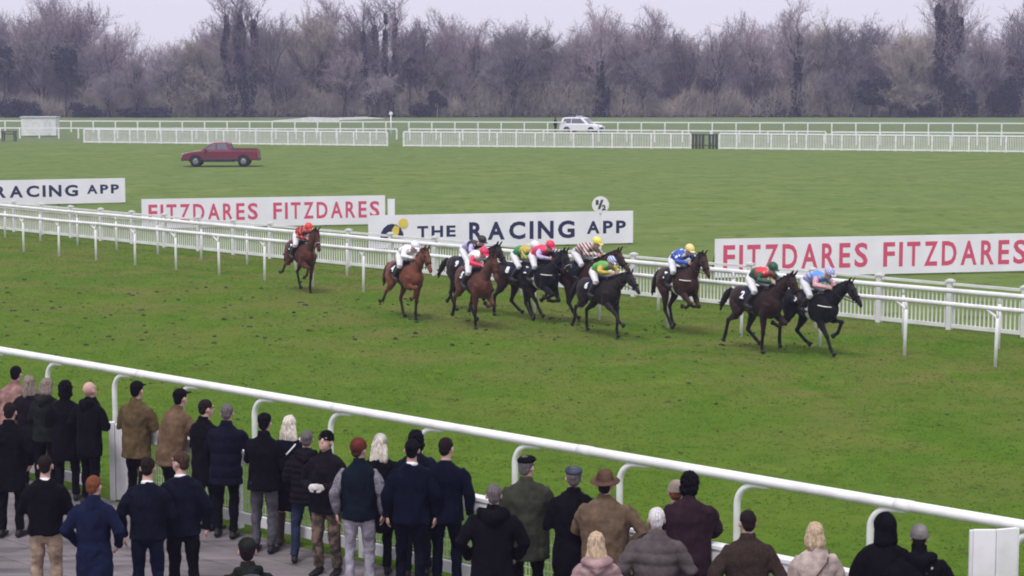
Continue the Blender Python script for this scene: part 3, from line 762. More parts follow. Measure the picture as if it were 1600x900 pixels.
def bush(u, v0, v1, wid, seed, label, n=4500, depth=-1.0, m=green_m, leaf=.2):
    rg = np.random.default_rng(seed); y = YW + depth; zc = y * math.cos(PITCH) + HCAM * math.sin(PITCH); sc = zc / FPX; x = (u - 800) * sc
    z0, z1 = (182 - v1) * sc, (182 - v0) * sc; W = wid * sc / 2; root = empty('evergreen_bush', (x, y, 0), 0, label, 'bush'); P = []
    for k in range(16):
        c = np.array([rg.uniform(-.62, .62) * W, rg.uniform(-.5, .5) * W, rg.uniform(z0 + .2 * (z1 - z0), z0 + .8 * (z1 - z0))]); rr_ = W * rg.uniform(.22, .42)
        d = rg.normal(size=(n // 16, 3)); d /= np.linalg.norm(d, axis=1, keepdims=True); P.append(c + d * rr_ * rg.uniform(.4, 1.1, (n // 16, 1)) * np.array([1, 1, (z1 - z0) / (2 * W) * 1.2]))
    o = bpy.data.objects.new('foliage', leaf_mesh('foliage', np.concatenate(P), leaf, m, rg)); C.objects.link(o); o.parent = root
    tr = [((0, 0, -.1), (.1, 0, max(z0, .5) + .5), .16, .1), ((.1, 0, max(z0, .5) + .5), (-.3, 0, (z0 + z1) / 2), .1, .06), ((.1, 0, max(z0, .5) + .5), (.5, 0, (z0 + z1) / 2), .1, .05)]
    o = bpy.data.objects.new('trunk', seg_mesh('trunk', tr, bark[2], 6)); C.objects.link(o); o.parent = root
bush(103, 62, 126, 54, 31, 'large rounded dark evergreen crown standing in the wood at the left', n=9000)
bush(8, 70, 120, 40, 32, 'dark evergreen bush cut by the left edge of the wood', n=5000)
bush(30, 150, 184, 90, 33, 'low dark bush at the foot of the wood above the white cabin', n=5000)
bush(140, 158, 184, 60, 34, 'low dark bush at the foot of the wood right of the white cabin', n=4000)
bush(230, 166, 184, 110, 35, 'low dark hedge of bushes at the foot of the wood left of the red pickup', n=5000)
bush(684, 138, 170, 40, 36, 'dark holly bush leaning low in the wood right of the marker post', n=4500)
bush(660, 160, 180, 50, 37, 'small dark bush on the ground below the leaning holly', n=2500)
bush(1362, 118, 166, 78, 38, 'broad dark evergreen bush left of the big ivy clad tree', n=8000)
bush(1440, 140, 184, 60, 39, 'dark bush at the foot of the big ivy clad tree on its left', n=5000)
bush(1505, 120, 180, 50, 40, 'dark bush at the foot of the big ivy clad tree on its right', n=5000)
bush(1565, 118, 184, 66, 41, 'tall dark evergreen bush near the right edge', n=8000)
bush(1200, 150, 184, 70, 42, 'dim dark bush at the foot of the wood above the dark gate', n=4000, depth=2)
bush(945, 130, 168, 20, 43, 'small dark bush round the stem right of the white car', n=1800)
bush(640, 90, 112, 26, 44, 'dark ivy clump high in the wood right of the marker post', n=1800)
# undergrowth: a tangled mass of twigs at the foot of the wood
def thicket(seed, n, depth0, depth1, zmax, mt, r0, L0, label):
    rg = np.random.default_rng(seed); x = rg.uniform(-105, 105, n); y = YW + rg.uniform(depth0, depth1, n)
    prof = zmax * (.70 + .22 * np.sin(x * .13 + seed) + .16 * np.sin(x * .41 + 2 * seed) + .12 * np.sin(x * .97 + seed))
    z = prof * rg.beta(1.0, 1.35, n); a = rg.uniform(0, 6.28, n); el = rg.uniform(.15, 1.5, n); L = rg.uniform(.5, 1.2, n) * L0
    A = np.stack([x, y, z], 1); B = A + np.stack([np.cos(a) * np.cos(el), np.sin(a) * np.cos(el), np.sin(el)], 1) * L[:, None]
    r = rg.uniform(.6, 1.3, n) * r0
    me = seg_mesh('thicket', [(A[i], B[i], r[i], r[i] * .45) for i in range(n)], mt, 3)
    o = bpy.data.objects.new('thicket', me); C.objects.link(o); tag(o, label, 'undergrowth', kind='stuff')
thicket(1, 60000, -1.5, 6, 6.0, tw_m[1], .028, 1.7, 'tangled olive brown undergrowth along the foot of the wood')
thicket(2, 42000, 5, 16, 9.0, tw_m[0], .030, 2.2, 'plum brown mass of twigs filling the middle of the wood')
thicket(3, 60000, 16, 45, 10.0, tw_m[2], .034, 2.6, 'grey mass of twigs filling the back of the wood')

# ------------------------------------------------------------------ vehicles
glass = mat('car_glass', (.10, .10, .13), rough=.08, var=.1, spec=.9)
tyre = mat('tyre_rubber', (.018, .018, .02), rough=.9); rim_m = mat('wheel_rim', (.25, .25, .27), rough=.4, metal=.6)
lampm = mat('headlight_glass', (.85, .85, .82), rough=.1, spec=.8)
def vehicle(name, loc, rz, label, cat, body_m, body, cab, width, cabw, wheels, wr, extra=None, wins=()):
    root = empty(name, loc, rz, label, cat)
    q = PB(); q.prism(body, -width / 2, width / 2); q.build('body', body_m, root, smooth=0, bevel=.06)
    # tapered cabin
    k = len(cab); zb = min(p[1] for p in cab); zt = max(p[1] for p in cab)
    def yw(z): return lerp(cabw[0], cabw[1], (z - zb) / (zt - zb)) / 2
    vs = [(p[0], -yw(p[1]), p[1]) for p in cab] + [(p[0], yw(p[1]), p[1]) for p in cab]
    fs = [tuple(range(k)), tuple(range(2 * k - 1, k - 1, -1))] + [(i, i + k, (i + 1) % k + k, (i + 1) % k) for i in range(k)]
    q = PB(); q.add(vs, fs); q.build('cabin', body_m, root, smooth=0, bevel=.03)
    for w_ in wins:
        nm, pts, where = w_
        q = PB()
        if where == 'side':
            for sd in (-1, 1):
                o1 = [(p[0], sd * (yw(p[1]) + .004), p[1]) for p in pts]; o2 = [(p[0], sd * (yw(p[1]) + .016), p[1]) for p in pts]
                q.add(o1 + o2, [tuple(range(len(pts))), tuple(range(2 * len(pts) - 1, len(pts) - 1, -1))] + [(i, (i + 1) % len(pts), (i + 1) % len(pts) + len(pts), i + len(pts)) for i in range(len(pts))])
        else:
            (xa, za), (xb, zb_) = pts; nn = Vector((za - zb_, 0, xb - xa)).normalized() * .012
            if nn.x * where < 0 : nn = -nn
            c4 = [V(xa, -yw(za) * .9, za), V(xa, yw(za) * .9, za), V(xb, yw(zb_) * .86, zb_), V(xb, -yw(zb_) * .86, zb_)]
            q.add([p + nn * .4 for p in c4] + [p + nn * 1.5 for p in c4], [(0, 1, 2, 3), (7, 6, 5, 4), (0, 4, 5, 1), (1, 5, 6, 2), (2, 6, 7, 3), (3, 7, 4, 0)])
        q.build(nm, glass, root, smooth=0)
    for x in wheels:
        for sd in (-1, 1):
            q = PB(); q.tube([(x, sd * (width / 2 - .24), wr), (x, sd * (width / 2 + .015), wr)], [wr], n=22, cap=.06); wo_ = q.build('wheel', tyre, root)
            q = PB(); q.tube([(x, sd * (width / 2 + .0), wr), (x, sd * (width / 2 + .03), wr)], [wr * .58], n=16, cap=.05); q.build('rim', rim_m, wo_)
            q = PB(); arc = [(x + (wr + .09) * math.cos(t), wr + (wr + .09) * math.sin(t)) for t in [i * math.pi / 10 for i in range(11)]]
            q.prism(arc, sd * (width / 2 - .02), sd * (width / 2 + .008)); q.build('wheel_arch', tyre, root, smooth=0)
    if extra: extra(root)
    return root
redp = mat('red_car_paint', (.15, .016, .038), rough=.3, var=.08, spec=.6)
def pick_extra(root):
    for sd in (-1, 1):
        q = PB(); q.box((-2.43, sd * .68, .82), (.12, .36, .18)); q.build('headlight', lampm, root, smooth=0, bevel=.02)
        q = PB(); q.box((2.53, sd * .80, .86), (.05, .14, .30)); q.build('tail_light', mat('tail_red', (.5, .02, .02)), root, smooth=0)
        q = PB(); q.box((-.95, sd * 1.0, 1.16), (.12, .2, .15)); q.build('mirror', redp, root, smooth=0, bevel=.02)
    q = PB(); q.box((-2.53, 0, .50), (.14, 1.72, .2)); q.box((2.56, 0, .5), (.12, 1.7, .16)); q.build('bumper', metal, root, smooth=0)
    q = PB()
    for sd in (-1, 1):
        for xx in (-1.02, .12): q.box((xx, sd * .9, .80), (.025, .014, .52))
        q.box((-.1, sd * .905, .52), (3.0, .02, .07))
    q.build('panel_gap', metal, root, smooth=0)
    q = PB(); q.box((-.1, 0, .40), (2.1, 1.70, .14)); q.build('sill', metal, root, smooth=0)
    q = PB(); q.box((1.62, 0, 1.135), (1.62, 1.5, .01)); q.build('bed_liner', metal, root, smooth=0)
    q = PB(); 
    for sd in (-1, 1): q.box((1.62, sd * .84, 1.16), (1.8, .08, .09))
    q.box((2.5, 0, 1.16), (.07, 1.6, .09)); q.build('bed_rail', redp, root, smooth=0)
tl = G(346, 260.0)
vehicle('pickup_truck', tl, R(2), 'dark red pickup truck parked side on across the far grass', 'pickup truck', redp,
        [(-2.5, .42), (-2.56, .66), (-2.46, .90), (-1.9, 1.02), (-1.15, 1.10), (.8, 1.12), (2.52, 1.13), (2.55, .46)],
        [(-1.35, 1.06), (-.55, 1.60), (-.3, 1.66), (.42, 1.66), (.62, 1.58), (.80, 1.08)], 1.80, (1.66, 1.34), (-1.62, 1.58), .37, pick_extra,
        [('side_window', [(-.98, 1.16), (-.45, 1.54), (-.28, 1.56), (-.28, 1.16)], 'side'), ('side_window', [(-.18, 1.16), (-.18, 1.56), (.38, 1.56), (.56, 1.16)], 'side'), ('windscreen', [(-1.22, 1.14), (-.58, 1.57)], -1), ('rear_window', [(.77, 1.16), (.63, 1.54)], 1)])
wcar = mat('white_car_paint', (.75, .75, .80), rough=.3, var=.03, spec=.6)
def car_extra(root):
    for sd in (-1, 1):
        q = PB(); q.box((2.12, sd * .62, .78), (.14, .34, .2)); q.build('headlight', mat('dim_headlight', (.35, .36, .4), rough=.2), root, smooth=0)
    q = PB(); q.box((2.24, 0, .60), (.08, .9, .22)); q.build('grille', metal, root, smooth=0)
    q = PB(); q.box((-.35, 0, 1.84), (.3, 1.1, .14)); q.build('light_bar', mat('light_bar', (.45, .46, .6)), root, smooth=0, bevel=.02)
    q = PB(); q.box((-1.4, .62, 1.80), (.5, .2, .28)); q.build('roof_box', metal, root, smooth=0)
vehicle('white_car', G(910, 209), R(-28), 'white patrol estate car with roof bar standing behind the far rails', 'car', wcar,
        [(-2.3, .35), (-2.32, .95), (-2.2, 1.05), (1.05, 1.05), (1.9, .93), (2.22, .78), (2.25, .35)],
        [(-2.22, 1.02), (-2.0, 1.66), (-1.7, 1.74), (.05, 1.74), (.35, 1.66), (1.15, 1.02)], 1.84, (1.72, 1.36), (-1.42, 1.42), .34, car_extra,
        [('side_window', [(-1.95, 1.12), (-1.8, 1.60), (-.98, 1.62), (-.98, 1.12)], 'side'), ('side_window', [(-.9, 1.12), (-.9, 1.62), (.10, 1.62), (.72, 1.12)], 'side'), ('windscreen', [(1.08, 1.08), (.38, 1.62)], 1), ('rear_window', [(-2.2, 1.12), (-2.03, 1.6)], -1)])
# ------------------------------------------------------------------ winter air
q = PB(); q.box((0, 240, 11.5), (640, 500, 25)); hz = q.build('haze', [], smooth=0)
hm = bpy.data.materials.new('haze'); hm.use_nodes = True; n_ = hm.node_tree.nodes; n_.remove(n_['Principled BSDF'])
pv_ = n_.new('ShaderNodeVolumePrincipled'); pv_.inputs['Color'].default_value = (.64, .62, 1.0, 1); pv_.inputs['Density'].default_value = .00058; pv_.inputs['Anisotropy'].default_value = .2
hm.node_tree.links.new(pv_.outputs[0], n_['Material Output'].inputs['Volume']); hz.data.materials.append(hm); tag(hz, kind='stuff')
# ------------------------------------------------------------------ people
skin = mat('skin', (.50, .31, .26), rough=.6, var=.08, scale=12); skin_d = mat('skin_deep', (.16, .085, .06), rough=.6, var=.1)
HAIR = {k: mat('hair_' + k, c, rough=.9, var=.35, scale=25, bump=.7, bscale=60, stretch=(3, 3, .6), spec=.05) for k, c in dict(black=(.006, .005, .007), dark=(.018, .012, .012), brown=(.060, .036, .026), ginger=(.17, .060, .030), blonde=(.50, .38, .26), pale=(.68, .62, .54), grey=(.13, .115, .118), white=(.62, .60, .62), ash=(.24, .19, .165)).items()}
eye_m = mat('eye', (.02, .015, .015), rough=.2)
def hand(q, wrist, d, palm, size=1.0, curl=.5, side=1):
    """palm, four unequal bent fingers and a thumb leaving the side of the palm"""
    wrist = Vector(wrist); d = Vector(d).normalized(); palm = Vector(palm); palm = (palm - d * palm.dot(d)).normalized(); sd = d.cross(palm).normalized() * side
    s = size; e = wrist + d * .085 * s
    q.tube([wrist - d * .03, wrist + d * .02 * s, e], [(.026 * s, .020 * s), (.036 * s, .016 * s), (.041 * s, .014 * s)], ref=tuple(palm), n=10)
    for j, (off, L) in enumerate(((.031, .072), (.0105, .082), (-.0105, .076), (-.031, .060))):
        b = e + sd * off * s - d * .01; pts = [b]; a = 0
        for k in range(3):
            a += curl * (.5, .75, .6)[k]; dd = d * math.cos(a) + palm * math.sin(a); pts.append(pts[-1] + dd * L * s * (.45, .32, .23)[k])
        q.tube(pts, [.0105 * s, .010 * s, .0092 * s, .008 * s], ref=tuple(sd), n=7)
    b = wrist + d * .025 * s + sd * .028 * s
    q.tube([b, b + (d * .6 + sd * .8 + palm * .2).normalized() * .035 * s, b + (d * .6 + sd * .8).normalized() * .035 * s + (d * .9 + palm * .4).normalized() * .038 * s], [.0135 * s, .012 * s, .0095 * s], ref=tuple(palm), n=7)
def head_shapes(q, c, M, nk=None):
    """skull, jaw, nose, brow, ears, neck; M turns head-local axes (x right, y forward)"""
    P = lambda *a: c + M @ Vector(a)
    q.ell(P(0, -.012, .022), (.076, .096, .100), M); q.ell(P(0, .024, -.050), (.058, .066, .074), M); q.ell(P(0, .052, -.088), (.030, .030, .025), M)
    q.tube([P(0, .082, .025), P(0, .100, -.012), P(0, .098, -.028)], [.010, .014, .017], ref=(1, .1, 0), n=8)
    q.ell(P(-.03, .074, .030), (.026, .014, .010), M); q.ell(P(.03, .074, .030), (.026, .014, .010), M)
    q.ell(P(0, .084, -.058), (.024, .010, .007), M); q.ell(P(0, .082, -.070), (.020, .010, .007), M)
    for s in (-1, 1): q.ell(P(s * .080, -.010, -.012), (.012, .022, .033), M)
def face_bits(c, M, parent):
    for s in (-1, 1):
        q = PB(); q.ell(c + M @ Vector((s * .031, .080, .008)), (.014, .008, .009), M, n=8, m=6); q.build('eye', eye_m, parent)
def fold(amp, sc=7.0, vert=.45, seed=0):
    o = Vector((seed * 3.1, seed * 1.7, seed))
    return lambda p: amp * (noise.noise(Vector((p.x * sc, p.y * sc, p.z * sc * vert)) + o) + .5 * noise.noise(Vector((p.x * sc * 2.3, p.y * sc * 2.3, p.z * sc * vert * 2.6)) + o))
def puff(amp, pitch, seed=0):
    f = fold(.006, 9, 1, seed)
    return lambda p: amp * (abs(math.sin(p.z * math.pi / pitch)) - .6) + f(p)

ARMS = {
    'down': ((.275, -.03, 1.12), (.265, .05, .885), (0, .15, -1)),
    'pockets': ((.30, -.06, 1.13), (.235, .12, .95), (-.3, .5, -.8)),
    'hips': ((.335, -.10, 1.14), (.20, .03, .98), (-.8, .2, -.3)),
    'front': ((.255, .03, 1.11), (.10, .25, 1.13), (-.9, .3, .1)),
    'rail': ((.25, .16, 1.15), (.19, .40, 1.08), (-.2, 1, -.1)),
    'chest': ((.27, .06, 1.14), (.09, .24, 1.28), (-.5, .4, .8)),
    'glass': ((.28, .20, 1.30), (.10, .22, 1.52), (-.3, .2, .9)),
    'back': ((.29, -.10, 1.12), (.07, -.19, .98), (-.9, -.1, -.2)),
}
people_group = 'spectators standing along the crowd fence'
def person(u, vt, label, top, bottom, h=1.75, yaw=0, lean=0.05, hyaw=0, hpitch=0, arms=('down', 'down'), hair='dark', hairstyle='short', hat=None, hatm=None,
           hem=.80, bulk=1.0, tbulk=1.0, shoe=None, collar=None, sleeve=None, puffer=0, hood=0, face=0, extras=None, skinm=None, legs=None, gloves=None, stance=.11, step=0, flare=1.0, pos=None, rollneck=0):
    bulk *= 1.02
    if step == 0: step = rnd.uniform(-.07, .07)
    if hyaw == 0: hyaw = rnd.uniform(-.22, .22)
    if hpitch == 0: hpitch = rnd.uniform(-.12, .04)
    base = pos if pos else G(u, footv(vt, h)); base.z = .02 if (base - e0).dot(nF) < 0 else 0.0
    s = h / 1.75; root = empty('person', base, yaw, label, 'person', people_group); root.scale = (s, s, s); root.rotation_euler[1] = rnd.uniform(-.022, .022)
    Hz = .93; cl, sl_ = math.cos(lean), math.sin(lean)
    def T(x, y, z):
        if z <= Hz: return Vector((x, y, z))
        dz = z - Hz; return Vector((x, y * cl + dz * sl_, Hz + dz * cl - y * sl_))
    ct = T(0, 0, 1.50); Mh = (Matrix.Rotation(hyaw, 3, 'Z') @ Matrix.Rotation(-hpitch, 3, 'X')); c = ct + Vector((0, .01 + sl_ * .05, 0)) + Mh @ Vector((0, .015, .125))
    sk = skinm or skin; seed = rnd.random() * 50
    # body: one continuous figure
    q = PB(); head_shapes(q, c, Mh)
    q.tube([T(0, -.01, 1.42), c + Mh @ Vector((0, -.015, -.07))], [(.062, .062), (.053, .058)], ref=(0, 1, 0), n=12)
    q.tube([T(0, 0, .86), T(0, 0, 1.0), T(0, 0, 1.2), T(0, 0, 1.36), T(0, 0, 1.45)], [(.15, .10), (.145, .095), (.165, .105), (.175, .095), (.08, .06)], ref=(0, 1, 0))
    ends = []
    for k, sd in enumerate((-1, 1)):
        e_, w_, hd = ARMS[arms[k]]; S0 = T(sd * .162 * bulk, 0, 1.375); E = T(sd * e_[0] * (1 + (bulk - 1) * .6), e_[1], e_[2]); W = T(sd * w_[0] * (1 + (bulk - 1) * .5), w_[1], w_[2]); ends.append((S0, E, W))
        q.tube([S0 - V(sd * .03, 0, .03), E, W], [.036, .036, .026], ref=(0, 1, .1), n=10)
        d = Vector((sd * hd[0], hd[1], hd[2])); d.z = hd[2]
        hand(q, W, d, Vector((-sd, .2, 0)) if arms[k] not in ('rail',) else Vector((0, 0, -1)), curl=.55, side=-sd)
    lp = []
    for k, sd in enumerate((-1, 1)):
        st = step * sd; hip = Vector((sd * .09, 0, .90)); kn = Vector((sd * (stance * .92 + .005), .03 + st * .5, .50)); an = Vector((sd * stance, -.01 + st, .09)); lp.append((hip, kn, an))
        q.tube([hip, kn, an], [.078, .052, .036], ref=(0, 1, 0), n=10); q.tube([an + V(0, -.04, -.04), an + V(sd * .015, .13, -.055)], [(.034, .03), (.036, .018)], ref=(0, 0, 1), n=8)
    q.build('body', sk, root, voxel=.0095, it=1)
    if face: face_bits(c, Mh, root)
    # shoes
    shm = shoe or mat('black_shoe', (.008, .007, .009), rough=.6)
    for k, sd in enumerate((-1, 1)):
        a = lp[k][2]; q = PB(); q.tube([a + V(0, -.075, -.045), a + V(0, -.02, -.042), a + V(sd * .012, .09, -.055), a + V(sd * .018, .185, -.062)], [(.040, .042), (.044, .046), (.050, .034), (.040, .022)], ref=(0, 0, 1), n=10)
        q.tube([a + V(0, -.02, -.03), a + V(0, -.012, .05)], [(.045, .05), (.044, .048)], ref=(0, 1, 0), n=10)
        if legs == 'boots': q.tube([a + V(0, -.01, .0), a + V(0, 0, .18), a + V(0, .015, .33)], [(.05, .055), (.056, .06), (.066, .068)], ref=(0, 1, 0), n=12)
        q.build('boot' if legs == 'boots' else 'shoe', shm, root, voxel=.011, it=1)
    # trousers / skirt
    q = PB()
    if legs == 'skirt' or legs == 'boots':
        q.tube([V(0, 0, .98), V(0, 0, .80), V(0, .01, .60), V(0, .01, .50)], [(.16, .12), (.19, .145), (.20, .16), (.205, .165)], ref=(0, 1, 0), n=18, cap=.1)
        q.build('skirt', bottom, root, voxel=.013, it=2, disp=fold(.012, 9, .2, seed))
    elif legs != 'bare':
        q.tube([V(0, 0, 1.0), V(0, -.005, .92), V(0, -.005, .84)], [(.145 * tbulk, .105 * tbulk), (.165 * tbulk, .122 * tbulk), (.15 * tbulk, .118 * tbulk)], ref=(0, 1, 0), n=16)
        for k, sd in enumerate((-1, 1)):
            hip, kn, an = lp[k]; b_ = tbulk
            q.tube([hip + V(0, 0, 0), hip.lerp(kn, .5), kn, kn.lerp(an, .5), an + V(0, -.005, .015)], [(.090 * b_, .100 * b_), (.083 * b_, .092 * b_), (.066 * b_, .070 * b_), (.060 * b_, .066 * b_), (.056 * b_, .064 * b_)], ref=(0, 1, 0), n=14, cap=.25)
        q.build('trousers', bottom, root, voxel=.0115, it=2, disp=fold(.016, 9, .8, seed))
    # coat
    b = bulk; q = PB(); zs = []
    if hem < .93:
        zs.append((hem, .205 * flare, .155 * flare))
        if hem < .7: zs.append(((hem + .88) / 2, .205 * (1 + flare) / 2, .158 * (1 + flare) / 2))
    zs += [(.90, .196, .152), (1.02, .185, .146), (1.16, .198, .150), (1.28, .214, .148), (1.36, .208, .130), (1.415, .165, .108), (1.45, .115, .092), (1.48, .076, .075)]
    q.tube([T(0, -.008 * (z > 1.2), z) for z, _, _ in zs], [(rx * b * .99, ry * b * .98) for _, rx, ry in zs], ref=(0, 1, 0), n=22, cap=.12)
    slv = PB()
    for k, (S0, E, W) in enumerate(ends):
        tgt = slv if sleeve else q
        r0 = .074 * (.5 + .5 * b); 
        tgt.tube([S0 + (V(0, 0, 0) - S0).normalized() * 0 + V((-.02, .02)[k == 0] * 1.0, 0, .0), S0.lerp(E, .35), E, E.lerp(W, .55), W + (W - E).normalized() * .01], [(r0 * .90, r0 * 1.0), (r0 * .97, r0 * 1.02), r0 * .88, r0 * .74, r0 * .63], ref=(0, 1, .1), n=14, cap=.35)
    if hood: q.tube([T(-.085 * hood, -.07, 1.455), T(0, -.12 * hood, 1.40), T(.085 * hood, -.07, 1.455)], [.045 * hood, .062 * hood, .045 * hood], ref=(0, 0, 1), n=12)
    if collar is None: q.tube([T(0, -.018, 1.46), T(0, -.012, 1.525)], [(.080, .082), (.070, .074)], ref=(0, 1, 0), n=14, cap=.15)
    if rollneck: q.tube([T(0, 0, 1.47), T(0, .01, 1.56)], [(.09, .092), (.084, .088)], ref=(0, 1, 0), n=14, cap=.3)
    dfn = puff(.013, puffer, seed) if puffer else fold(.022, 8.5, .55, seed)
    q.build('coat' if hem < .75 else 'jacket', top, root, voxel=.012, it=3, disp=dfn)
    if sleeve: slv.build('sleeves', sleeve, root, voxel=.012, it=2, disp=fold(.016, 10, .9, seed + 3))
    if collar:
        q = PB(); q.tube([T(0, -.014, 1.455), T(0, -.008, 1.488)], [(.070, .072), (.064, .067)], ref=(0, 1, 0), n=14, cap=.15); q.build('collar', collar, root)
    # hair
    P = lambda *a: c + Mh @ Vector(a)
    hm_ = HAIR[hair]
    if hairstyle != 'bald' and hairstyle != 'hidden':
        q = PB()
        if hairstyle in ('short', 'crop', 'afro', 'curly'):
            k = {'short': 1.0, 'crop': .965, 'afro': 1.16, 'curly': 1.22}[hairstyle]
            q.ell(P(0, -.020, .036), (.083 * k, .100 * k, .093 * k), Mh); q.ell(P(0, -.062, -.012), (.066 * k, .050 * k, .068 * k), Mh)
            if k > 1.1: q.ell(P(0, -.06, -.04), (.088 * k, .06 * k, .07 * k), Mh)
        elif hairstyle == 'balding':
            q.ell(P(0, -.062, -.012), (.070, .046, .050), Mh); q.ell(P(-.068, -.02, .0), (.018, .04, .035), Mh); q.ell(P(.068, -.02, .0), (.018, .04, .035), Mh)
        elif hairstyle == 'bob':
            q.ell(P(0, -.022, .030), (.096, .110, .103), Mh); q.tube([P(0, -.05, .0), P(0, -.055, -.09), P(.01, -.05, -.155)], [(.100, .082), (.112, .088), (.085, .06)], ref=tuple(Mh @ V(0, 1, 0)), n=16)
        elif hairstyle == 'long':
            q.ell(P(0, -.022, .032), (.090, .106, .100), Mh); q.tube([P(0, -.05, .0), P(0, -.07, -.10), P(.01, -.095, -.18), P(.02, -.10, -.235)], [(.094, .076), (.116, .074), (.124, .052), (.085, .03)], ref=tuple(Mh @ V(0, 1, 0)), n=16)
        q.build('hair', hm_, root, voxel=.009, it=1, disp=fold(.016 if hairstyle in ('bob', 'long', 'afro', 'curly') else .005, 38 if hairstyle in ('afro', 'curly') else 24, .25 if hairstyle in ('bob', 'long') else .8, seed))
    if hat:
        q = PB()
        if hat == 'flat': q.ell(P(0, -.005, .078), (.097, .122, .046), Mh); q.ell(P(0, .105, .060), (.066, .045, .012), Mh)
        elif hat == 'cap': q.ell(P(0, -.014, .060), (.088, .105, .078), Mh); q.ell(P(0, .120, .050), (.062, .062, .010), Mh)
        elif hat == 'beanie': q.ell(P(0, -.018, .055), (.088, .107, .092), Mh); q.tube([P(0, -.016, .012), P(0, -.014, .052)], [(.091, .109), (.091, .109)], ref=tuple(Mh @ V(0, 1, 0)), n=18, cap=.15)
        elif hat == 'brim':
            q.tube([P(0, -.01, .040), P(0, -.01, .052)], [(.165, .178), (.160, .172)], ref=tuple(Mh @ V(0, 1, 0)), n=26, cap=.04); q.tube([P(0, -.01, .045), P(0, -.012, .10), P(0, -.012, .15)], [(.092, .112), (.090, .108), (.072, .092)], ref=tuple(Mh @ V(0, 1, 0)), n=20, cap=.2)
        elif hat == 'hood': q.ell(P(0, -.024, .016), (.112, .124, .132), Mh); q.tube([P(0, -.03, -.02), P(0, -.055, -.15)], [(.105, .11), (.12, .10)], ref=tuple(Mh @ V(0, 1, 0)), n=16)
        elif hat == 'scarf': q.ell(P(0, -.02, .024), (.094, .108, .108), Mh); q.tube([P(0, -.03, -.02), P(0, -.055, -.13)], [(.090, .09), (.09, .085)], ref=tuple(Mh @ V(0, 1, 0)), n=16)
        q.build({'hood': 'hood', 'scarf': 'headscarf'}.get(hat, 'hat'), hatm, root, voxel=.009, it=2, disp=fold(.004, 14, 1, seed))
    if gloves:
        for k, (S0, E, W) in enumerate(ends):
            q = PB(); d = ARMS[arms[k]][2]; sd = (-1, 1)[k]; hand(q, W + Vector((sd * d[0], d[1], d[2])) * .005, Vector((sd * d[0], d[1], d[2])), Vector((-sd, .2, 0)), size=1.08, curl=.6, side=-sd); q.build('glove', gloves, root, voxel=.008, it=1)
    if extras: extras(root, T, P, Mh)
    return root
black = cloth('black', (.0045, .0040, .0060)); black2 = cloth('black_soft', (.0085, .0072, .0105)); navyc = cloth('navy', (.006, .009, .024)); navyb = cloth('navy_bright', (.008, .011, .034)); navyd = cloth('navy_dark', (.0055, .0065, .0155))
suit = cloth('suit_navy', (.0035, .005, .015), bump=.25); suit_t = cloth('suit_trouser', (.003, .004, .010), bump=.3)
olive = cloth('olive', (.095, .066, .034)); tan = cloth('tan', (.125, .080, .048)); khaki = cloth('khaki', (.30, .22, .165)); loden = cloth('loden', (.038, .040, .030)); wax = cloth('waxed_brown', (.120, .082, .055))
plum = cloth('plum', (.026, .013, .020)); tweed = cloth('tweed', (.034, .023, .019), scale=60); beige = cloth('beige', (.42, .34, .315)); pinkp = cloth('pink_puffer', (.32, .215, .215)); greyp = cloth('grey_puffer', (.085, .072, .074)); pinkj = cloth('dusty_pink', (.235, .135, .120), var=.4); dgreen = cloth('dark_green', (.013, .015, .013))
gil = cloth('gilet', (.005, .009, .016)); gsl = cloth('grey_sleeve', (.17, .16, .19), scale=40); ltr = cloth('light_grey_trouser', (.27, .25, .30)); gtr = cloth('grey_trouser', (.075, .070, .085)); jean = cloth('jeans', (.022, .030, .062)); camo = mat('camo', (.05, .040, .030), col2=(.17, .115, .085), scale=14, fac=(.44, .56), rough=.9, bump=.4, bscale=20)
shirt = cloth('white_shirt', (.75, .75, .78)); brownb = mat('brown_boot', (.065, .042, .034), rough=.6); glv = cloth('white_glove', (.46, .44, .45))
def strap(m, w_=.03):
    def f(root, T, P, Mh):
        q = PB(); q.tube([T(.15, .02, 1.46), T(.10, -.150, 1.36), T(-.02, -.175, 1.22), T(-.16, -.150, 1.06), T(-.20, -.05, .98)], [(w_ / 2, .006)], ref=(0, 1, 0), n=8, cap=.1); q.build('strap', m, root)
    return f
def bag(m):
    def f(root, T, P, Mh):
        q = PB(); q.tube([T(-.17, -.0, 1.47), T(-.18, -.155, 1.36), T(-.16, -.175, 1.1)], [(.022, .008)], ref=(0, 1, 0), n=8, cap=.1); q.build('strap', m, root)
        q = PB(); q.box(T(-.27, .02, .92), (.12, .26, .30)); q.build('handbag', m, root, bevel=.03)
    return f
def rucksack(root, T, P, Mh):
    q = PB(); q.tube([T(0, -.24, 1.02), T(0, -.26, 1.2), T(0, -.24, 1.40)], [(.15, .09), (.165, .11), (.12, .07)], ref=(0, 1, 0), n=16); q.build('rucksack', cloth('rucksack', (.05, .055, .075)), root, voxel=.013)
def programme(root, T, P, Mh):
    q = PB(); q.box(T(.02, .30, 1.16), (.16, .015, .21)); q.build('programme', shirt, root)
fence_p = lambda u, off=.42: None
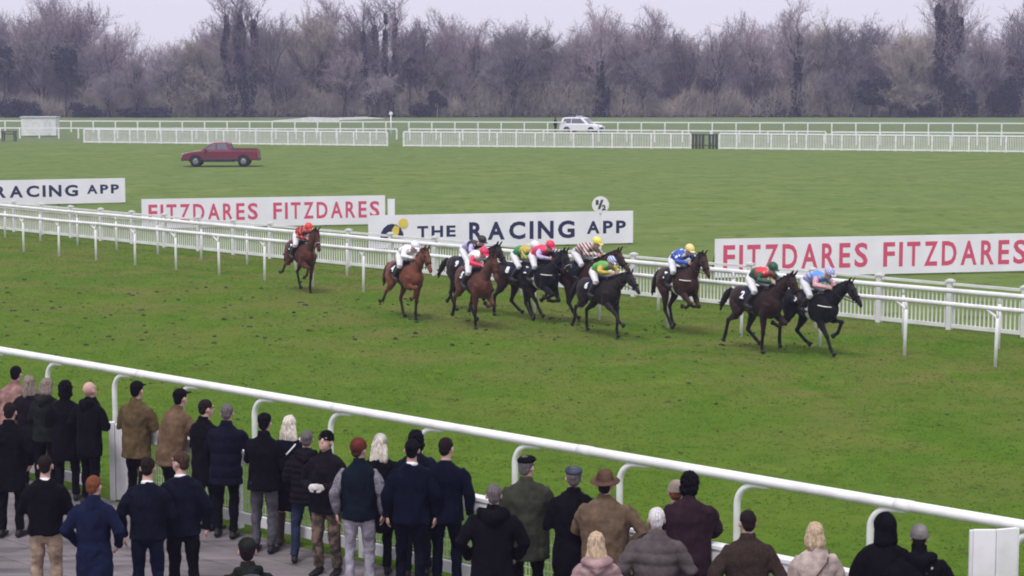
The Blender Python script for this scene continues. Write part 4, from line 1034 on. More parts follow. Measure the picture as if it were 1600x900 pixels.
SP = [
 # left cluster
 dict(u=22, vt=571, label='person in dusty pink jacket leaning on the fence at the left edge', top=pinkj, bottom=black, hair='black', lean=.30, arms=('rail', 'rail'), yaw=-.2, h=1.76, bulk=1.05),
 dict(u=52, vt=586, label='person with long ash blonde hair between the pink jacket and the green hood', top=black2, bottom=black, hair='ash', hairstyle='long', yaw=.1, h=1.68, arms=('rail', 'rail'), lean=.12),
 dict(u=73, vt=590, label='person with short blonde hair in dark green hooded coat at the left', top=dgreen, bottom=black, hair='ash', hairstyle='bob', hood=1.3, h=1.68, arms=('front', 'front'), yaw=-.3, bulk=1.05),
 dict(u=107, vt=595, label='person with curly black hair in a black coat left of the bald man', top=black, bottom=black, hair='black', hairstyle='curly', h=1.72, arms=('front', 'front'), hem=.62, bulk=1.05),
 dict(u=140, vt=594, label='bald person in black coat bowing the head beside the gate post', top=black, bottom=black, hairstyle='bald', h=1.78, yaw=-.5, hpitch=-.35, lean=.08, arms=('pockets', 'front'), hood=1.1, hem=.72),
 dict(u=18, vt=628, label='person in long black coat with dark short hair at the left edge', top=black, bottom=black, hair='dark', h=1.78, arms=('front', 'pockets'), hem=.62, yaw=-.15, extras=programme),
 dict(u=215, vt=595, label='person in olive brown jacket and dark cap right of the gate post', top=olive, bottom=black, hair='black', hat='cap', hatm=black, h=1.80, arms=('front', 'front'), hem=.72, yaw=-.35, bulk=1.06, rollneck=0),
 dict(u=268, vt=606, label='person in tan waxed jacket stooping forward over the fence', top=tan, bottom=black, hair='black', hat='cap', hatm=black, h=1.80, lean=.30, arms=('rail', 'rail'), hem=.74, yaw=-.75, hyaw=.1, bulk=1.10),
 dict(u=322, vt=623, label='person in black overcoat with greying hair looking right along the track', top=black, bottom=navyd, hair='dark', h=1.76, yaw=-.7, hyaw=-.3, arms=('front', 'front'), hem=.62, face=1),
 dict(u=353, vt=630, label='person with grey hair in dark navy quilted coat beside the fence', top=navyd, bottom=black, hair='grey', h=1.77, arms=('rail', 'rail'), hem=.72, puffer=.16, bulk=1.08, lean=.07, yaw=-.1),
 dict(u=413, vt=645, label='person in black jacket and grey trousers with elbow on the fence', top=black, bottom=gtr, hair='black', hat='cap', hatm=black, h=1.78, arms=('rail', 'front'), hem=.80, yaw=-.2),
 dict(u=450, vt=648, label='person with long white blonde hair in navy coat and brown boots', top=navyd, bottom=black, hair='pale', hairstyle='long', h=1.70, arms=('front', 'front'), hem=.62, legs='boots', shoe=brownb, yaw=-.15, extras=strap(shirt, .02)),
 dict(u=478, vt=671, label='person in black puffer jacket and blue jeans seen from behind', top=black2, bottom=jean, hair='grey', h=1.66, arms=('front', 'front'), hem=.80, puffer=.085, hood=1.3, bulk=1.06, stance=.14),
 dict(u=512, vt=671, label='person in black beanie and pale gloves turned to the camera looking down', top=black2, bottom=camo, hair='dark', hat='beanie', hatm=black, h=1.77, yaw=R(160), hpitch=-.35, arms=('front', 'front'), hem=.78, bulk=1.06, face=1, gloves=glv, tbulk=1.1),
 dict(u=562, vt=684, label='person in red brown cap and navy gilet with light grey trousers', top=gil, sleeve=gsl, bottom=ltr, hair='brown', hat='beanie', hatm=cloth('rust_hat', (.10, .024, .020)), h=1.80, arms=('down', 'down'), hem=.84, yaw=-.1, hyaw=-.5),
 dict(u=592, vt=678, label='person in pale knitted hat and long black coat partly behind the navy gilet', top=black, bottom=black, hair='pale', hairstyle='long', hat='beanie', hatm=cloth('grey_knit', (.40, .38, .36)), h=1.70, arms=('front', 'front'), hem=.55),
 dict(u=652, vt=672, label='person with dark hair standing at the fence half hidden by a navy suit', top=navyd, bottom=navyd, hair='black', h=1.78, arms=('rail', 'rail'), hairstyle='afro'),
 dict(u=641, vt=684, label='person in navy suit with white collar, left of the two suits', top=suit, bottom=suit_t, hair='black', h=1.84, arms=('down', 'down'), hem=.82, collar=shirt, bulk=1.0, shoe=None),
 dict(u=699, vt=682, label='person in navy suit, right of the two suits in front of the fence', top=suit, bottom=suit_t, hair='dark', h=1.82, arms=('down', 'down'), hem=.80, collar=navyd, yaw=-.15, hyaw=-.25),
 # standing on the paving in front
 dict(u=74, vt=709, label='person in black sweater and khaki trousers standing on the paving', top=black, bottom=khaki, hair='dark', hairstyle='crop', h=1.78, arms=('front', 'front'), hem=.88, collar=shirt, bulk=1.03),
 dict(u=150, vt=741, label='ginger haired person in long royal navy coat on the paving', top=navyb, bottom=navyd, hair='ginger', h=1.70, arms=('pockets', 'pockets'), hem=.50, legs='bare', yaw=-.1, flare=1.05),
 dict(u=231, vt=712, label='person in navy sweater with white shirt collar and cropped hair on the paving', top=navyd, bottom=navyc, hair='dark', hairstyle='crop', h=1.80, arms=('down', 'front'), hem=.86, collar=shirt),
 dict(u=290, vt=703, label='person with brown hair and beard looking left in navy suit jacket on the paving', top=navyd, bottom=black, hair='brown', h=1.80, arms=('front', 'down'), hem=.82, collar=shirt, hyaw=.9, yaw=.1, face=1),
 dict(u=392, vt=838, label='person in dark cap with a rucksack, head and shoulders at the bottom edge', top=dgreen, bottom=black, hair='dark', hat='cap', hatm=dgreen, h=1.72, yaw=.25, arms=('front', 'front'), bulk=1.1, hood=1.2, extras=rucksack),
 # right half
 dict(u=767, vt=754, label='person with short grey hair in black hooded parka right of the suits', top=black, bottom=black, hair='grey', h=1.74, arms=('pockets', 'pockets'), hem=.70, hood=1.5, bulk=1.18),
 dict(u=826, vt=710, label='person in dark green tweed coat and black flat cap', top=loden, bottom=black, hair='grey', hat='flat', hatm=black, h=1.84, arms=('front', 'front'), hem=.66, bulk=1.15, hyaw=-.5),
 dict(u=896, vt=727, label='person in long black overcoat and slate blue flat cap', top=black, bottom=black, hair='grey', hat='flat', hatm=cloth('slate_cap', (.045, .055, .085)), h=1.80, arms=('front', 'front'), hem=.50, bulk=1.10),
 dict(u=948, vt=738, label='person in brown brimmed hat and broad waxed coat with elbows out', top=wax, bottom=loden, hair='dark', hat='brim', hatm=cloth('felt', (.085, .050, .035)), h=1.80, arms=('rail', 'hips'), hem=.60, bulk=1.28, lean=.1),
 dict(u=1052, vt=749, label='person with pale hat and grey jacket mostly hidden behind the plum coat', top=cloth('mauve', (.16, .12, .13)), bottom=black, hair='ginger', hat='beanie', hatm=cloth('oat_hat', (.30, .24, .20)), h=1.72, arms=('rail', 'rail'), lean=.2),
 dict(u=1076, vt=737, label='person with thick black hair in dark plum jacket leaning on the fence', top=plum, bottom=black, hair='black', hairstyle='afro', h=1.84, arms=('rail', 'rail'), hem=.74, bulk=1.16, lean=.12, skinm=skin_d, yaw=-.1),
 dict(u=933, vt=829, label='blonde person in dusty pink padded jacket at the bottom edge', top=pinkp, bottom=black, hair='blonde', hairstyle='long', h=1.60, arms=('front', 'front'), puffer=.10, hood=1.4, bulk=1.02),
 dict(u=1019, vt=790, label='white haired person in grey brown padded jacket', top=greyp, bottom=black, hair='white', h=1.76, arms=('pockets', 'pockets'), puffer=.12, hem=.74, bulk=1.20),
 dict(u=1165, vt=794, label='person with cropped dark hair in brown tweed jacket by the fence', top=tweed, bottom=black, hair='dark', hairstyle='crop', h=1.80, arms=('pockets', 'pockets'), hem=.74, bulk=1.06, collar=None),
 dict(u=1275, vt=814, label='person with blonde bob in beige coat with thin shoulder strap', top=beige, bottom=black, hair='blonde', hairstyle='bob', h=1.66, arms=('front', 'front'), hem=.62, bulk=1.02, extras=strap(cloth('brown_strap', (.10, .06, .05)), .018), hyaw=-.2),
 dict(u=1373, vt=800, label='person in black hooded top with the hood up', top=black, bottom=black, hairstyle='hidden', hat='hood', hatm=black, h=1.78, arms=('front', 'front'), bulk=1.10),
 dict(u=1430, vt=815, label='person in grey knitted hat and black coat beside the white board', top=black, bottom=black, hair='dark', hat='beanie', hatm=cloth('grey_wool', (.16, .15, .15)), h=1.72, arms=('pockets', 'pockets'), bulk=1.2, hood=1.3, rollneck=1, hyaw=-.3, extras=strap(cloth('pale_strap', (.30, .29, .28)), .03)),
 dict(u=1612, vt=858, label='person in dark coat cut by the right edge beyond the white board', top=black, bottom=black, hair='dark', h=1.70, arms=('front', 'front')),
]
for d in SP: person(**d)
far_g = 'people far off near the white car'
for (u, vt, vb, c, lab) in ((868, 185, 207.5, navyd, 'tiny dark person standing left of the white car'), ):
    person(u, vt, lab, c, black, h=1.72, yaw=1.0, pos=G(u, vb + .8), arms=('down', 'down'), hair='black', face=0)
# ------------------------------------------------------------------ horses and riders
hoof_m = mat('hoof', (.020, .018, .016), rough=.6); tack_m = mat('dark_leather', (.014, .011, .010), rough=.5); clothn = mat('number_cloth', (.008, .009, .028), rough=.8, var=.2); nb_w = mat('white_noseband', (.72, .70, .68), rough=.8); numw = mat('number_white', (.8, .8, .8), rough=.7)
def coat_mat(name, body, dark):
    """bay pattern: dark points below the knees and hocks and on the muzzle is part of the coat"""
    if name in _mats: return _mats[name]
    m = mat(name, body, rough=.5, var=.22, scale=3.0, spec=.14); n = m.node_tree.nodes; l = m.node_tree.links; b = n['Principled BSDF']; src = b.inputs['Base Color'].links[0].from_socket
    tc = n.new('ShaderNodeTexCoord'); sp = n.new('ShaderNodeSeparateXYZ'); l.new(tc.outputs['Object'], sp.inputs[0]); mr = n.new('ShaderNodeMapRange'); mr.inputs[1].default_value = .80; mr.inputs[2].default_value = .52; l.new(sp.outputs['Z'], mr.inputs[0])
    mx = n.new('ShaderNodeMix'); mx.data_type = 'RGBA'; l.new(mr.outputs[0], mx.inputs[0]); l.new(src, mx.inputs[6]); mx.inputs[7].default_value = (*dark, 1); l.new(mx.outputs[2], b.inputs['Base Color']); b.inputs['Sheen Weight'].default_value = .05
    return m
bay = coat_mat('coat_bay', (.078, .025, .016), (.007, .006, .006)); dbay = coat_mat('coat_dark_bay', (.024, .012, .011), (.006, .005, .006)); chest = coat_mat('coat_chestnut', (.150, .048, .026), (.030, .014, .011)); blk = coat_mat('coat_black', (.0065, .006, .0085), (.005, .005, .006)); brn = coat_mat('coat_brown', (.040, .018, .014), (.006, .005, .006)); blkb = coat_mat('coat_black_brown', (.014, .0095, .010), (.005, .005, .006)); rbay = coat_mat('coat_red_bay', (.098, .034, .024), (.007, .006, .006))
def rotv(p, a):      # angle from straight down, positive forward (x)
    return Vector((math.sin(a), 0, -math.cos(a))) * p
POSES = {   # each leg: segment angles in degrees from straight down, + is forward:  front (arm, forearm, cannon, pastern), hind (thigh, gaskin, cannon, pastern)
 # hind leg pushing, lead fore straight down, other fore folded
 'drive': dict(FR=(5, -4, -6, 15), FL=(28, 58, -68, -95), HR=(-8, -58, -14, -20), HL=(45, -22, 48, 55)),
 'reach': dict(FR=(35, 52, 36, 55), FL=(10, 12, -4, 10), HR=(-5, -62, -18, -35), HL=(10, -52, 2, 10)),
 'gather': dict(FR=(30, 62, -62, -80), FL=(15, 34, -72, -90), HR=(38, -12, 34, 45), HL=(15, -35, 22, 30)),
 'fold': dict(FR=(28, 74, -28, -60), FL=(5, -4, -10, 10), HR=(-8, -60, -34, -70), HL=(34, -30, 30, 35)),
 'land': dict(FR=(22, 36, 24, 40), FL=(30, 82, -18, -50), HR=(-5, -48, -4, 5), HL=(42, -22, 52, 60)),
 'push': dict(FR=(0, -8, -22, -30), FL=(22, 48, -40, -60), HR=(20, -28, 20, 35), HL=(-5, -58, -20, -45)),
}
def horse(u, v, label, cm, pose, yaw=0, neck=38, headang=-52, jitter=0, scale=1.0, number='2', noseband=None, sheep=0, breast=0, tailup=.5, white_sock=0, headturn=0.0, cloth_show=1, lift=0.0):
    rr = random.Random(u); base = G(u, v); root = empty('racehorse', base, HEAD + yaw, label, 'racehorse', 'racehorses galloping in the field'); root.scale = (scale,) * 3
    P_ = POSES[pose]; q = PB(); feet = []
    tor = [(-.80, 1.30, .07, .12), (-.74, 1.30, .17, .22), (-.60, 1.31, .25, .28), (-.42, 1.31, .275, .285), (-.18, 1.29, .255, .265), (.08, 1.26, .275, .285), (.30, 1.25, .275, .315), (.48, 1.27, .235, .335), (.62, 1.27, .185, .29), (.74, 1.25, .12, .20)]
    q.tube([(x, 0, z) for x, z, a, b in tor], [(a, b) for x, z, a, b in tor], ref=(0, 0, 1), n=24)
    na = R(neck); n0 = Vector((.50, 0, 1.40)); nd = Vector((math.cos(na), 0, math.sin(na))); nd2 = Vector((math.cos(na * .85), 0, math.sin(na * .85)))
    lat = Vector((0, math.sin(headturn), 0))
    N1 = n0 + nd * .30; N2 = N1 + nd * .28 + lat * .05; N3 = N2 + nd2 * .26 + lat * .12
    q.tube([n0 - nd * .12 + V(0, 0, -.06), n0 + nd * .08 + V(0, 0, -.04), N1 + V(.01, 0, -.02), N2, N3], [(.17, .27), (.135, .235), (.098, .18), (.080, .135), (.070, .105)], ref=(0, 1, 0) if 0 else (0, 0, 1), n=18)
    ha = R(headang); hd = Vector((math.cos(ha), 0, math.sin(ha))); hd = (hd + lat * .5).normalized(); up = Vector((-hd.z, 0, hd.x)).normalized(); 
    poll = N3 + V(-.01, 0, .035); Hh = lambda t, o=0, s=0: poll + hd * t + up * o + Vector((0, s, 0))
    q.tube([Hh(-.04, -.03), Hh(.06, -.045), Hh(.17, -.055), Hh(.30, -.035), Hh(.42, -.02), Hh(.52, -.015), Hh(.575, -.02)], [(.062, .075), (.080, .110), (.078, .125), (.060, .092), (.048, .066), (.050, .060), (.040, .046)], ref=tuple(up), n=16)
    for s in (-1, 1):
        q.ell(Hh(.20, -.08, s * .045), (.06, .03, .06)); q.ell(Hh(.17, .03, s * .055), (.03, .018, .025)); q.ell(Hh(.545, -.0, s * .035), (.022, .012, .018))
        eb = Hh(-.01, .05, s * .045); q.tube([eb, eb + (up * .8 - hd * .3 + V(0, s * .12, 0)).normalized() * .08, eb + (up * .8 - hd * .25 + V(0, s * .1, 0)).normalized() * .155], [(.030, .020), (.032, .018), (.010, .007)], ref=tuple(hd), n=8)
    hooves = []
    for leg, (a0, a1, a2, a3) in P_.items():
        a0, a1, a2, a3 = [R(a * 1.12 + rr.uniform(-5, 5) * (1 + jitter)) for a in (a0, a1, a2, a3)]; s = -1 if leg[1] == 'R' else 1
        if leg[0] == 'F':
            sh = Vector((.50, s * .13, 1.28)); el = Vector((.42 + math.sin(a0) * .10, s * .155, 1.02)); kn = el + rotv(.405, a1); kn.y = s * .13; fe = kn + rotv(.275, a2); fe.y = s * .12; pa = fe + rotv(.13, a3)
            q.tube([sh, el], [(.12, .17), (.095, .12)], ref=(1, 0, 0), n=14); q.tube([el + V(0, 0, .04), el.lerp(kn, .35), el.lerp(kn, .8), kn], [(.078, .108), (.068, .090), (.047, .054), (.050, .058)], ref=(1, .01, 0), n=12)
            q.tube([kn, kn.lerp(fe, .25), kn.lerp(fe, .8), fe], [(.050, .056), (.035, .043), (.034, .042), (.042, .048)], ref=(1, .01, 0), n=10)
        else:
            hp = Vector((-.52, s * .13, 1.26)); st = Vector((-.42 + math.sin(a0) * .16, s * .165, .99 + abs(math.sin(a0)) * .03)); hk = st + rotv(.445, a1); hk.y = s * .13; fe = hk + rotv(.335, a2); fe.y = s * .12; pa = fe + rotv(.13, a3)
            q.tube([hp, hp.lerp(st, .5), st], [(.14, .24), (.13, .20), (.10, .13)], ref=(1, 0, 0), n=14); q.tube([st + V(-.03, 0, .06), st.lerp(hk, .35), st.lerp(hk, .8), hk], [(.095, .150), (.074, .106), (.044, .055), (.048, .062)], ref=(1, .01, 0), n=12)
            q.tube([hk + rotv(-.035, a1), hk, hk.lerp(fe, .3), hk.lerp(fe, .8), fe], [(.026, .030), (.046, .058), (.036, .046), (.035, .043), (.042, .048)], ref=(1, .01, 0), n=10)
        q.tube([fe, pa], [(.040, .046), (.038, .040)], ref=(1, .01, 0), n=10); hooves.append((leg, pa, a3))
    zmin = min(p.z for _, p, _ in hooves) - .055; root.location.z = -zmin * scale + lift
    root.rotation_euler[1] = R(rr.uniform(-3, 3)); q.build('body', cm, root, voxel=.0145, it=3, disp=lambda p: .016 * noise.noise(p * 4.5 + Vector((u, 0, 0))) + .006 * noise.noise(p * 12) if p.z > .85 else 0)
    for leg, pa, a3 in hooves:
        h = PB(); d = Vector((math.sin(a3), 0, -math.cos(a3))); d = (d + V(.35, 0, 0) * (1 if a3 > -.3 else -.3)).normalized(); h.tube([pa - d * .02, pa + d * .055], [(.036, .042), (.050, .060)], ref=(1, .01, 0), n=12, cap=.1); h.build('hoof', hoof_m, root)
    # eyes
    for s in (-1, 1):
        h = PB(); h.ell(Hh(.175, .025, s * .068), (.020, .013, .018), n=8, m=6); h.build('eye', eye_m, root)
    # mane and tail
    dark = mat('mane_' + cm.name, (.012, .010, .010) if cm is not chest else (.075, .028, .018), rough=.8, var=.4, scale=20)
    h = PB(); crest = [n0 + nd * .02 + V(-.07, 0, .21), N1 + V(-.06, 0, .145), N2 + V(-.035, 0, .115), N3 + V(-.02, 0, .085), poll + V(.02, 0, .04)]
    h.tube(crest, [(.022, .05), (.030, .06), (.030, .055), (.028, .045), (.03, .03)], ref=(0, 0, 1), n=10); 
    for i in range(9):
        t = i / 8 * 3.99; k = int(t); c0 = crest[k].lerp(crest[k + 1], t - k); h.tube([c0, c0 + V(-.05 + rr.uniform(-.03, .02), -.06, .01), c0 + V(-.09 + rr.uniform(-.04, .04), -.085, -.09)], [.020, .017, .006], ref=(0, 1, 0), n=6)
    h.build('mane', dark, root, voxel=.012, it=1, disp=fold(.010, 30, 1, u))
    h = PB(); t0 = V(-.79, 0, 1.44); tp = [t0, t0 + V(-.10, 0, .03 + .05 * tailup), t0 + V(-.24, .0, -.02 + .14 * tailup - .06), t0 + V(-.38, .02, -.16 + .26 * tailup - .08), t0 + V(-.50, .05, -.36 + .34 * tailup), t0 + V(-.58, .06, -.52 + .36 * tailup)]
    h.tube(tp, [.034, (.045, .055), (.065, .085), (.065, .09), (.045, .065), (.015, .02)], ref=(0, 0, 1), n=12)
    for i in range(7):
        e = tp[4] + V(rr.uniform(-.16, -.02), rr.uniform(-.06, .08), rr.uniform(-.16, .05)); h.tube([tp[2] + V(0, rr.uniform(-.02, .02), rr.uniform(-.04, .04)), tp[3].lerp(e, .4), e], [.035, .024, .006], ref=(0, 1, .1), n=6)
    h.build('tail', dark, root, voxel=.013, it=1, disp=fold(.012, 25, .6, u))
    # number cloth hugging the barrel
    def barrel(x):
        for (a, b) in zip(tor, tor[1:]):
            if a[0] <= x <= b[0]: f = (x - a[0]) / (b[0] - a[0]); return [lerp(a[i], b[i], f) for i in (1, 2, 3)]
    def patch(name, m, x0, x1, th, off, t=.010, nx=8, nt=20):
        h = PB(); vs = []; 
        for lay in (0, t):
            for i in range(nx + 1):
                x = lerp(x0, x1, i / nx); z, a, b = barrel(x)
                for j in range(nt + 1):
                    an = lerp(-th, th, j / nt) * (1 + .04 * math.sin(i * 2.1)); vs.append((x, math.sin(an) * (a + off + lay), z + math.cos(an) * (b + off + lay)))
        W = nt + 1; L = (nx + 1) * W; fs = []
        for i in range(nx):
            for j in range(nt): a = i * W + j; fs += [(a, a + 1, a + W + 1, a + W), (L + a, L + a + W, L + a + W + 1, L + a + 1)]
        for i in range(nx): a = i * W; fs += [(a, a + W, L + a + W, L + a), (a + nt, L + a + nt, L + a + W + nt, a + W + nt)]
        for j in range(nt): fs += [(j, L + j, L + j + 1, j + 1), (nx * W + j, nx * W + j + 1, L + nx * W + j + 1, L + nx * W + j)]
        h.add(vs, fs); return h.build(name, m, root)
    sc_ = patch('saddle_cloth', clothn, -.30, .22, R(88), .012)
    for s in (-1, 1):
        pts, fs = text_mesh(number, .12, .17, .05); vs = []
        for px, py in pts:
            x = (-.25 + px) if s < 0 else (-.10 - px); z, a, b = barrel(x); an = R(80) - py / .27; vs.append((x, s * math.sin(an) * (a + .027), z + math.cos(an) * (b + .027)))
        me = bpy.data.meshes.new('number'); me.from_pydata(vs, [], fs); me.materials.append(numw); o = bpy.data.objects.new('number', me); C.objects.link(o); o.parent = sc_
    patch('girth', nb_w if breast else tack_m, .12, .22, R(178), .008, t=.008, nx=3, nt=32)
    h = PB(); h.tube([(-.16, 0, 1.60), (.0, 0, 1.585), (.16, 0, 1.605)], [(.13, .035), (.11, .03), (.12, .04)], ref=(0, 0, 1), n=12); sd_ = h.build('saddle', tack_m, root, voxel=.012)
    for s in (-1, 1):
        h = PB(); h.tube([(.10, s * .20, 1.50), (.12, s * .315, 1.30), (.12, s * .325, 1.19)], [(.012, .006)], ref=(0, 1, .1), n=6, cap=.1); h.tube([(.06, s * .325, 1.14), (.12, s * .325, 1.20), (.18, s * .325, 1.14), (.06, s * .325, 1.14)], [.007], ref=(0, 1, 0), n=6, cap=.1); h.build('stirrup', metal, sd_)
    # bridle, reins
    def loop(t, o, rx, ry, m, nm, wd):
        h = PB(); c = Hh(t, o); k = 18; pts = [c + up * (ry * math.cos(2 * math.pi * i / k)) + V(0, rx * math.sin(2 * math.pi * i / k), 0) for i in range(k + 1)]; h.tube(pts, [(wd, .008)] if nm != 'sheepskin' else [(wd, wd)], ref=tuple(hd), n=8, cap=.1); return h.build(nm, m, root)
    loop(.36, -.03, .060, .088, noseband or tack_m, 'noseband', .022 if not sheep else .034)
    loop(.03, -.045, .080, .105, tack_m, 'browband', .012)
    h = PB()
    for s in (-1, 1): h.tube([Hh(.0, .04, s * .06), Hh(.2, -.02, s * .088), Hh(.46, -.04, s * .056)], [.010], ref=(0, 1, 0), n=6, cap=.1)
    h.build('cheek_strap', tack_m, root)
    hands_ = [V(.62, s * .08, 1.74) for s in (-1, 1)]
    for k, s in enumerate((-1, 1)):
        h = PB(); m_ = (Hh(.46, -.05, s * .06) + hands_[k]) / 2 + V(0, s * .04, -.05); h.tube([Hh(.46, -.05, s * .06), m_, hands_[k]], [.010], ref=(0, 1, 0), n=6, cap=.1); h.build('rein', tack_m, root)
    if breast:
        h = PB(); k = 14; h.tube([V(.50 + .27 * math.sin(math.pi * i / k), .25 * math.cos(math.pi * i / k) * (1), 1.36 - .02 * math.sin(math.pi * i / k)) for i in range(k + 1)], [(.020, .012)], ref=(0, 0, 1), n=8, cap=.1); h.build('breast_girth', nb_w, root)
    return root
silk_cache = {}
breech = mat('white_breeches', (.66, .66, .70), rough=.7, var=.06, bump=.3, bscale=20); bootm = mat('riding_boot', (.012, .012, .014), rough=.35, spec=.6)
def jockey(hroot, label, silk, sleeve, capm, yoke=None, low=0.0, hyaw=0.0, fwd=0.0, scale=1.0):
    root = empty('person', hroot.location, hroot.rotation_euler.z, label, 'person', 'jockeys in racing silks'); root.scale = hroot.scale; root.rotation_euler = hroot.rotation_euler; seed = rnd.random() * 30
    low += .05; hip = V(-.14 + fwd, 0, 1.85 - low); shc = V(.33 + fwd, 0, 1.97 - low); c = V(.545 + fwd, 0, 2.09 - low)
    Mh = Matrix.Rotation(-math.pi / 2 + hyaw, 3, 'Z') @ Matrix.Rotation(-.45, 3, 'X'); q = PB(); head_shapes(q, c, Mh)
    q.tube([shc + V(-.03, 0, 0), c + Mh @ Vector((0, -.015, -.06))], [.062, .055], ref=(0, 0, 1), n=12); q.tube([hip, hip.lerp(shc, .5) + V(0, 0, .05), shc], [(.15, .11), (.135, .095), (.15, .08)], ref=(0, 0, 1), n=16)
    arms = []; lg = []
    for s in (-1, 1):
        S0 = shc + V(-.01, s * .165, -.01); W = V(.60, s * .085, 1.75); E = V(.40 + fwd, s * .27, 1.80 - low * .3); arms.append((S0, E, W)); q.tube([S0, E, W], [.045, .038, .026], ref=(0, 0, 1), n=10)
        hand(q, W, V(.8, -s * .15, -.1), V(.1, -s, -.2), size=.95, curl=.95, side=-s)
        H0 = hip + V(0, s * .085, -.02); K = V(.28, s * .285, 1.52); A = V(.04, s * .315, 1.25); Ft = V(.17, s * .33, 1.19); lg.append((H0, K, A, Ft, s)); q.tube([H0, K, A], [.078, .048, .026], ref=(0, 1, .1), n=10); q.tube([A, Ft], [.022, .018], ref=(0, 0, 1), n=8)
    q.build('body', skin, root, voxel=.0095, it=1); face_bits(c, Mh, root)
    q = PB()
    q.tube([hip + V(.04, 0, .01), hip.lerp(shc, .3) + V(0, 0, .055), hip.lerp(shc, .65) + V(0, 0, .055), shc + V(-.02, 0, .0), shc + V(.045, 0, .025)], [(.155, .125), (.170, .135), (.185, .130), (.175, .105), (.085, .075)], ref=(0, 0, 1), n=20)
    mats_ = [silk, sleeve, yoke or silk]
    for (S0, E, W) in arms: q.tube([S0, S0.lerp(E, .5), E, E.lerp(W, .5), W], [.074, .072, .060, .054, .040], ref=(0, 0, 1), n=12)
    def mf(p):
        for (S0, E, W) in arms:
            for a, b in ((S0, E), (E, W)):
                t = max(0, min(1, (p - a).dot(b - a) / (b - a).length_squared)); 
                if (p - (a + (b - a) * t)).length < .088 and (abs(p.y) > .175 or p.x > shc.x + .07): return 1
        return 2 if p.x > lerp(hip.x, shc.x, .62) else 0
    q.build('silks', mats_, root, voxel=.0125, it=2, disp=fold(.014, 11, 1, seed), matfn=mf)
    q = PB(); q.tube([hip + V(-.03, 0, .0), hip + V(.07, 0, .0)], [(.16, .135), (.15, .13)], ref=(0, 0, 1), n=16)
    for (H0, K, A, Ft, s) in lg: q.tube([H0, H0.lerp(K, .5), K, K.lerp(A, .3)], [(.098, .105), .090, .068, .056], ref=(0, 1, .1), n=14, cap=.4)
    q.build('breeches', breech, root, voxel=.0125, it=2, disp=fold(.006, 10, 1, seed))
    for (H0, K, A, Ft, s) in lg:
        q = PB(); q.tube([K.lerp(A, .12), K.lerp(A, .5), A], [(.064), (.060), (.044)], ref=(0, 1, .1), n=12, cap=.15); q.tube([A + V(-.04, 0, -.02), Ft + V(-.02, 0, 0), Ft + V(.07, 0, 0)], [(.046, .046), (.048, .040), (.038, .026)], ref=(0, 0, 1), n=10); q.build('boot', bootm, root, voxel=.0115, it=1)
    P = lambda *a: c + Mh @ Vector(a); q = PB(); q.ell(P(0, -.012, .050), (.108, .128, .100), Mh); q.tube([P(0, -.01, .01), P(0, -.01, .05)], [(.106, .125), (.108, .127)], ref=tuple(Mh @ V(0, 1, 0)), n=18, cap=.1); hl = q.build('helmet', capm, root, voxel=.011, it=2)
    q = PB(); q.ell(P(0, .135, .035), (.070, .05, .010), Mh); q.build('peak', capm, hl)
    q = PB(); q.tube([P(-.07, .07, .008), P(0, .10, .008), P(.07, .07, .008)], [(.012, .022)], ref=tuple(Mh @ V(0, 1, 0)), n=8); q.build('goggles', metal, hl)
    return root
def sm(n, c, **k): return mat('silk_' + n, c, rough=.5, var=.12, scale=10, bump=.4, bscale=18, spec=.4, **k)
s_red = sm('red', (.62, .030, .045)); s_redo = sm('red_orange', (.66, .060, .035)); s_black = sm('black', (.015, .014, .018)); s_white = sm('white', (.74, .74, .80)); s_pinkr = sm('pink_red', (.66, .035, .10)); s_green = sm('green', (.020, .22, .070)); s_gold = sm('gold', (.48, .36, .06)); s_lil = sm('lilac', (.46, .42, .66)); s_yel = sm('yellow', (.75, .66, .10)); s_blue = sm('blue', (.030, .085, .42)); s_lime = sm('lime', (.10, .36, .06)); s_dgrn = sm('dark_green', (.016, .072, .042)); s_pink = sm('pink', (.62, .33, .38)); s_sky = sm('sky_blue', (.10, .27, .68)); s_pyel = sm('pale_yellow', (.75, .62, .24))
spots_b = stripes('silk_blue_spots', (.030, .085, .42), (.70, .72, .80), 9, 'SPOTS'); str_bw = stripes('silk_brown_check', (.19, .055, .040), (.55, .50, .50), 5); str_sk = stripes('silk_sky_pink', (.10, .27, .68), (.62, .40, .46), 4); str_rb = stripes('silk_red_black', (.62, .045, .035), (.015, .014, .018), 4); str_gy = stripes('silk_green_gold', (.05, .20, .06), (.52, .42, .06), 5); str_bwc = stripes('cap_blue_white', (.05, .10, .34), (.68, .70, .78), 8); str_pw = stripes('cap_plum_white', (.10, .035, .045), (.62, .58, .60), 8)
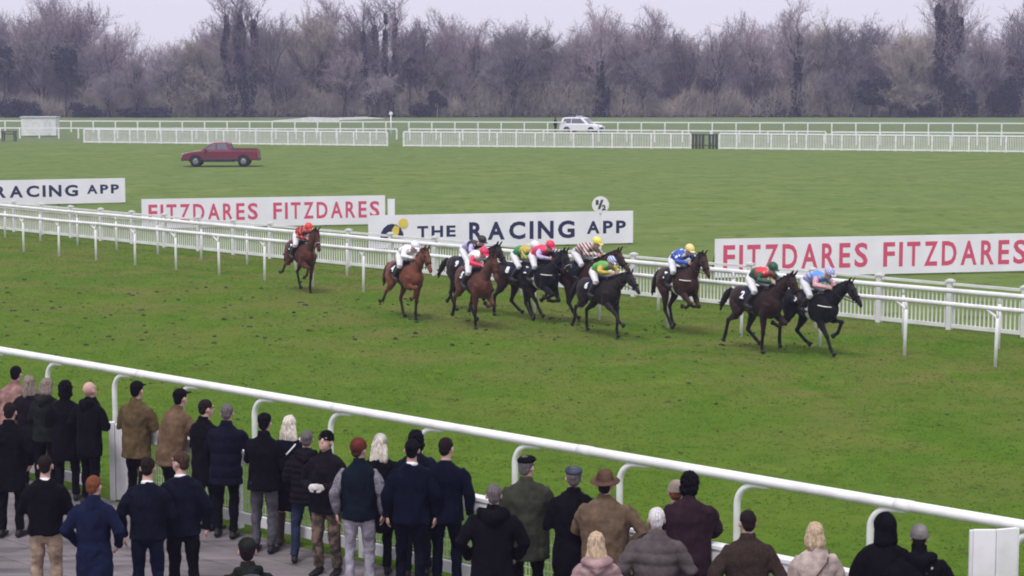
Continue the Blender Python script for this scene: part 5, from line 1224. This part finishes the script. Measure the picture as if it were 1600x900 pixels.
RD = [
 # u, v(ground under the body), label, coat, pose, options ; rider
 (470, 456, 'bay racehorse trailing at the far left, head held high', bay, 'fold', dict(yaw=-.30, neck=46, headang=-66, number='7', noseband=nb_w, sheep=1, tailup=-.3), ('jockey in red and black silks on the trailing horse', str_rb, str_rb, s_redo, None, dict())),
 (633, 498, 'chestnut racehorse second from the left, running on its own', chest, 'fold', dict(yaw=-.28, neck=43, headang=-60, number='4', noseband=None, tailup=-.2, jitter=1), ('jockey in plain white silks on the chestnut horse', s_white, s_white, s_white, None, dict(low=.02))),
 (733, 487, 'dark horse almost hidden behind the red bay, only rump and tail showing', blkb, 'push', dict(yaw=-.1, neck=38, number='9', tailup=.1), ('jockey in pale blue and black, mostly hidden behind the pink red rider', s_lil, s_lil, s_black, s_black, dict())),
 (740, 511, 'red bay racehorse third from the left with head raised', rbay, 'drive', dict(yaw=-.36, neck=45, headang=-68, number='5', tailup=-.4), ('jockey in white silks with red sleeves and red cap on the red bay horse', s_white, s_pinkr, s_pinkr, None, dict())),
 (812, 497, 'dark bay racehorse in the middle of the pack, just left of the black one', dbay, 'land', dict(yaw=-.05, neck=34, number='8', tailup=.4), ('jockey in green and gold silks with white cap', s_green, str_gy, s_white, s_gold, dict())),
 (842, 502, 'black racehorse with white breast girth and white nose roll in the pack', blk, 'gather', dict(lift=.04, yaw=-.24, neck=37, headang=-60, number='1', noseband=nb_w, sheep=1, breast=1, tailup=.2), ('jockey in red and lilac silks with red cap on the black horse', s_pinkr, s_lil, s_pinkr, s_pinkr, dict())),
 (912, 507, 'brown racehorse half hidden behind the black brown one on the right of the pack', brn, 'gather', dict(yaw=-.05, neck=28, headang=-50, lift=.14, number='3', tailup=.2), ('jockey in brown and white check silks with yellow cap', str_bw, str_bw, s_yel, None, dict())),
 (938, 525, 'black brown racehorse stretched out nearest the camera in the pack', blkb, 'reach', dict(scale=.96, yaw=-.24, neck=22, headang=-45, number='6', breast=0, tailup=0), ('jockey in lime green and yellow silks with blue and white cap', s_lime, s_gold, str_bwc, None, dict(low=.03))),
 (1060, 521, 'brown racehorse running alone between the pack and the two leaders', brn, 'gather', dict(lift=.12, yaw=-.36, neck=41, headang=-60, number='7', tailup=-.2, breast=1, jitter=1), ('jockey in blue silks with white spots and a yellow cap', spots_b, spots_b, s_pyel, None, dict())),
 (1182, 549, 'dark brown racehorse in second place, left of the two leaders', dbay, 'drive', dict(yaw=-.24, neck=36, headang=-58, number='2', tailup=.1), ('jockey in dark green and red silks with dark green cap', s_dgrn, s_dgrn, s_dgrn, s_red, dict())),
 (1262, 551, 'black racehorse leading the race, rightmost of all', blk, 'land', dict(yaw=-.20, neck=36, headang=-48, number='9', breast=1, tailup=.2), ('jockey in pink and blue silks leading the race', str_sk, s_pink, stripes('cap_sky_pink', (.12, .28, .66), (.66, .50, .56), 8), s_sky, dict(low=.0))),
]
for (u, v, lab, cm, pose, opt, (jl, silk, slv_, capm, yoke, jo)) in RD:
    h = horse(u, v, lab, cm, pose, **opt)
    jockey(h, jl, silk, slv_, capm, yoke, **jo)
bpy.data.scenes.remove(WORK)
